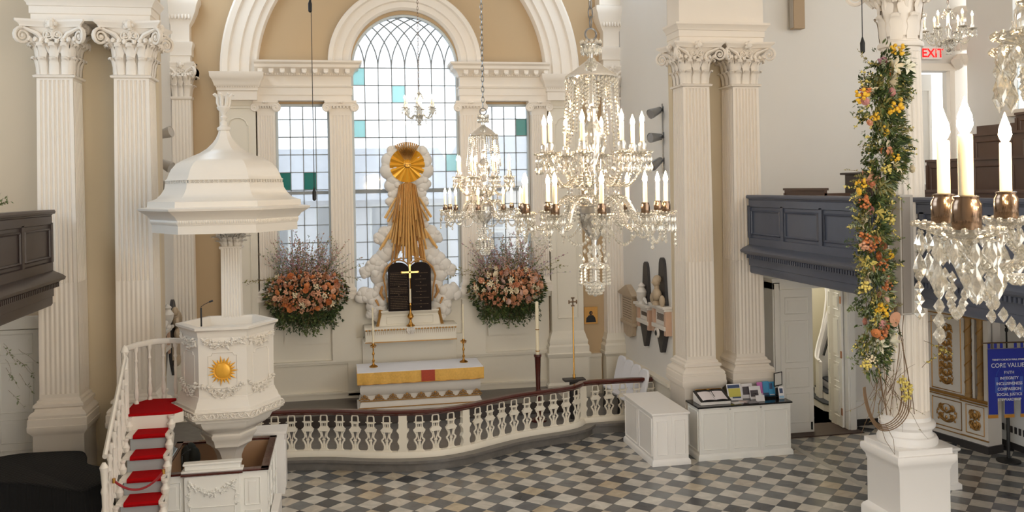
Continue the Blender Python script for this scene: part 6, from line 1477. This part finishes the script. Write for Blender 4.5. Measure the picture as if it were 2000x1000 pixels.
def chand_body():
    c = MB(); c.lathe([(.02,.30),(.05,.34),(.075,.38),(.092,.42),(.095,.455)],24); c.lathe([(.035,.50),(.04,.53),(.025,.56),(.045,.60),(.05,.63),(.03,.66),(.022,.7),(.02,.74),(.035,.78),(.062,.85),(.068,.90),(.06,.93),(.05,.96),(.035,.99),(.028,1.03),(.034,1.05),(.03,1.07),(.02,1.08),(.03,1.12),(.022,1.15),(.03,1.19),(.02,1.23),(.012,1.3),(.012,1.36)],18)
    for k in range(14):
        q = 2*pi*k/14; c.tube([(.072*cos(q),.072*sin(q),.375),(.09*cos(q+.35),.09*sin(q+.35),.415),(.098*cos(q+.6),.098*sin(q+.6),.45)],.006,4)
    b = MB()
    for z, r_, n in ((.56,.055,8),(.60,.06,9),(.64,.055,8),(.68,.045,7),(.52,.06,9)): 
        for i in range(n): q = 2*pi*i/n+z*9; octa(b,(r_*cos(q),r_*sin(q),z),.012,.016,5)
    lo = MB(); lo.lathe([(.02,.30),(.014,.26),(.02,.22),(.012,.2),(.03,.17),(.08,.155),(.09,.14),(.03,.145),(.016,.12),(.02,.06),(.04,.045),(.05,.02),(.042,-.0),(.02,-.02),(.004,-.032)],18)
    ls = MB()
    for i in range(14):
        q = 2*pi*i/14; string(ls,(.086*cos(q),.086*sin(q),.135),(.086*cos(q),.086*sin(q),.04),5,.010,0,.2)
    for i in range(8): q = 2*pi*i/8; octa(ls,(.07*cos(q),.07*sin(q),.185),.012,.02,5); string(ls,(.02*cos(q),.02*sin(q),.27),(.10*cos(q),.10*sin(q),.2),3,.011)
    for i in range(14):
        for k in range(4): q = 2*pi*(i+.5*k)/14; r_ = .052*cos((k-1.5)*.5); octa(ls,(r_*cos(q),r_*sin(q),-.012+.018*k),.009,.011,5)
    ring = MB(); ring.lathe([(.092,.452),(.098,.456),(.098,.492),(.092,.497),(.03,.498)],28)
    hood = MB(); hood.lathe([(.02,1.36),(.03,1.345),(.05,1.33),(.09,1.30),(.13,1.272),(.152,1.255),(.156,1.245),(.15,1.25),(.09,1.29),(.02,1.34)],28)
    crown = MB(); crown.lathe([(.01,1.36),(.014,1.4),(.06,1.43),(.065,1.44),(.01,1.44)],18)
    hs = MB()
    for i in range(20):
        q = 2*pi*i/20
        if i % 5 < 3: string(hs,(.15*cos(q),.15*sin(q),1.24),(.178*cos(q),.178*sin(q),.84 if i%2 else .92),18 if i%2 else 15,.0085,0,.45)
        else: string(hs,(.15*cos(q),.15*sin(q),1.24),(.15*cos(q),.15*sin(q),1.06),8,.0085,0,.3)
        string(hs,(.10*cos(q),.10*sin(q),1.25),(.10*cos(q),.10*sin(q),1.08+.03*(i%3)),8,.0075,0,.2)
        octa(hs,(.152*cos(q+.15),.152*sin(q+.15),1.22),.009,.02,5)
    for i in range(12): q = 2*pi*i/12; octa(hs,(.055*cos(q),.055*sin(q),1.405),.010,.03,5); octa(hs,(.058*cos(q+.2),.058*sin(q+.2),1.455),.010,.016,5); octa(hs,(.035*cos(q),.035*sin(q),1.40),.010,.02,5)
    return [x.mesh(k, mt, sm) for x,k,mt,sm in ((c,'glass_stem',M['glassbody'],40),(b,'stem_crystals',M['crystal'],0),(lo,'lower_finial',M['glassbody'],40),(ls,'lower_crystals',M['crystal'],0),(ring,'metal_ring',M['steel'],40),(hood,'glass_hood',M['glassbody'],40),(crown,'glass_crown',M['glassbody'],40),(hs,'crystal_strings',M['crystal'],0))]
CB = chand_body()
def chain(n, z0, step=.06):
    c = MB()
    for i in range(n):
        z = z0+i*step; c.tube([(.014*cos(q)*(1 if i%2 else 0),.014*cos(q)*(0 if i%2 else 1),z+.036*sin(q)) for q in [2*pi*k/10 for k in range(11)]],.004,4,cap=False)
    return c
def big_chandelier(x, y, z, rz, label, off_u=R(10)):
    t = thing('crystal_chandelier', label, 'chandelier', (x,y,z), rz, 'large crystal chandeliers of the nave')
    for me in CB: inst(me.name.split('.')[0], me, t)
    r_ = MB(); r_.tube([(.035*cos(q),0,1.50+.035*sin(q)) for q in [2*pi*k/18 for k in range(19)]],.006,6,cap=False); r_.merge(chain(44, 1.57, .055)); r_.build('chain', M['steel'], t)
    for nm, n, of in (('lower',10,0),('upper',8,off_u)):
        ms = AM[nm]
        for i in range(n):
            a = inst(nm+'_arm', ms[0], t, (0,0,0), (0,0,2*pi*i/n+of))
            for me, k in zip(ms[1:], ('pendant_drops','drip_pan','candle_cup','candle','bulb')): inst(k, me, a)
    return t
big_chandelier(1.45,5.05,4.38,R(8),'large crystal chandelier in the middle, lit candles on two tiers')
big_chandelier(1.50,9.40,4.30,R(0),'crystal chandelier hanging before the altar windows, second in the nave line')
big_chandelier(1.489,1.314,4.45,R(25.16),'nearest crystal chandelier, cut by the frame beside the garlanded column', R(4))
def small_chandelier(x, y, z, rz, s, label, group, n=6, chn=50):
    t = thing('small_chandelier', label, 'chandelier', (x,y,z), rz, group)
    c = MB(); c.lathe([(.0,-.02),(.03,0),(.045,.03),(.02,.06),(.015,.1),(.06,.13),(.07,.15),(.03,.17),(.02,.2),(.035,.26),(.045,.3),(.02,.36),(.015,.5),(.03,.54),(.05,.56),(.02,.58),(.01,.64)],16); c.build('glass_stem', M['glassbody'], t)
    k = MB()
    for i in range(10):
        q = 2*pi*i/10; string(k,(.065*cos(q),.065*sin(q),.13),(.06*cos(q),.06*sin(q),.04),3,.011); string(k,(.045*cos(q),.045*sin(q),.55),(.09*cos(q),.09*sin(q),.44),4,.01)
        octa(k,(.03*cos(q),.03*sin(q),-.03),.009,.02,5)
    k.build('crystal_drops', M['crystal'], t, smooth=0)
    ch_ = chain(chn, .66, .06); ch_.build('chain', M['bronze'], t)
    ms = AM['upper']
    for i in range(n):
        a = inst('arm', ms[0], t, (0,0,-.52), (0,0,2*pi*i/n+.3))
        for me, k_ in zip(ms[1:], ('pendant_drops','drip_pan','candle_cup','candle','bulb')): inst(k_, me, a)
    t.scale = (s,s,s); return t
small_chandelier(1.48,16.9,6.22,0,1.0,'small chandelier hanging in front of the arched window','small chandeliers',6,42)
small_chandelier(9.02,12.0,6.92,.2,1.12,'small chandelier over the south gallery beside the column capital','small chandeliers',6,30)

# ============================================================ LIGHT
wd = bpy.data.worlds.new('sky'); SC.world = wd; wd.use_nodes = True; wn = wd.node_tree; bg = wn.nodes['Background']
tc = wn.nodes.new('ShaderNodeTexCoord'); sx = wn.nodes.new('ShaderNodeSeparateXYZ'); cr = wn.nodes.new('ShaderNodeValToRGB'); mr = wn.nodes.new('ShaderNodeMapRange')
wn.links.new(tc.outputs['Generated'], sx.inputs[0]); wn.links.new(sx.outputs[2], mr.inputs[0]); mr.inputs[1].default_value = 0; mr.inputs[2].default_value = .8
wn.links.new(mr.outputs[0], cr.inputs[0]); cr.color_ramp.elements[0].color = (1.2,1.26,1.32,1); cr.color_ramp.elements[0].position = .2; cr.color_ramp.elements[1].color = (.30,.265,.225,1); cr.color_ramp.elements[1].position = .75
# the sky behind the camera (west) is warmer than the sky over the street beyond the altar
my = wn.nodes.new('ShaderNodeMapRange'); my.inputs[1].default_value = -.3; my.inputs[2].default_value = .3; wn.links.new(sx.outputs[1], my.inputs[0])
mxw = wn.nodes.new('ShaderNodeMix'); mxw.data_type = 'RGBA'; wn.links.new(my.outputs[0], mxw.inputs[0]); mxw.inputs[6].default_value = (1.34,1.30,1.22,1); wn.links.new(cr.outputs[0], mxw.inputs[7])
wn.links.new(mxw.outputs[2], bg.inputs[0]); bg.inputs[1].default_value = 1.9
def area(name, loc, rot, sx, sy, e, c):
    l = bpy.data.lights.new(name,'AREA'); l.shape = 'RECTANGLE'; l.size = sx; l.size_y = sy; l.energy = e; l.color = c
    o = bpy.data.objects.new(name,l); COL.objects.link(o); o.location = loc; o.rotation_euler = rot; return o
# area lights added for assumed daylight: chancel (high, behind the paired pillars) and aisles
area('assumed_daylight_chancel_north', (-3.3,17.6,9.5), (0,R(-60),0), 1.6, 3, 90, (.72,.86,1))  # added light; the chancel side wall has no window
pl = bpy.data.lights.new('stair_hall_fill','POINT'); pl.energy = 45; pl.color = (1,.93,.8); pl.shadow_soft_size = .1; po = bpy.data.objects.new('stair_hall_fill',pl); COL.objects.link(po); po.location = (9.6,18.4,3.5)  # unseen fill light, added to brighten the stair hall
area('assumed_daylight_chancel_south', (6.2,17.6,9.5), (0,R(60),0), 1.6, 3, 60, (.72,.86,1))  # added likewise, against the solid south chancel wall
area('assumed_daylight_north', (-7.9,9.0,7.6), (0,R(-78),0), 3.2, 9, 420, (.66,.83,1))  # unseen cool light, added for assumed north daylight; the north wall is solid
area('assumed_daylight_south', (12.6,8.0,8.2), (0,R(70),0), 2.6, 8, 90, (.7,.86,1))  # unseen light, added for assumed south daylight, mostly beside the built window
SC.view_settings.view_transform = 'Standard'; SC.view_settings.look = 'None'; SC.view_settings.gamma = 1; SC.view_settings.exposure = .1
SC.view_settings.use_curve_mapping = False
SC.cycles.max_bounces = 8; SC.cycles.diffuse_bounces = 4; SC.cycles.glossy_bounces = 4; SC.cycles.transmission_bounces = 8; SC.cycles.transparent_max_bounces = 12
SC.cycles.caustics_refractive = False; SC.cycles.caustics_reflective = False; SC.cycles.sample_clamp_indirect = 4; SC.cycles.use_light_tree = True

for o_ in COL.objects:
    if o_.name.split('.')[0] in ('pendant_drops','crystal_strings','lower_crystals','stem_crystals','crystal_drops'): o_['kind'] = 'stuff'
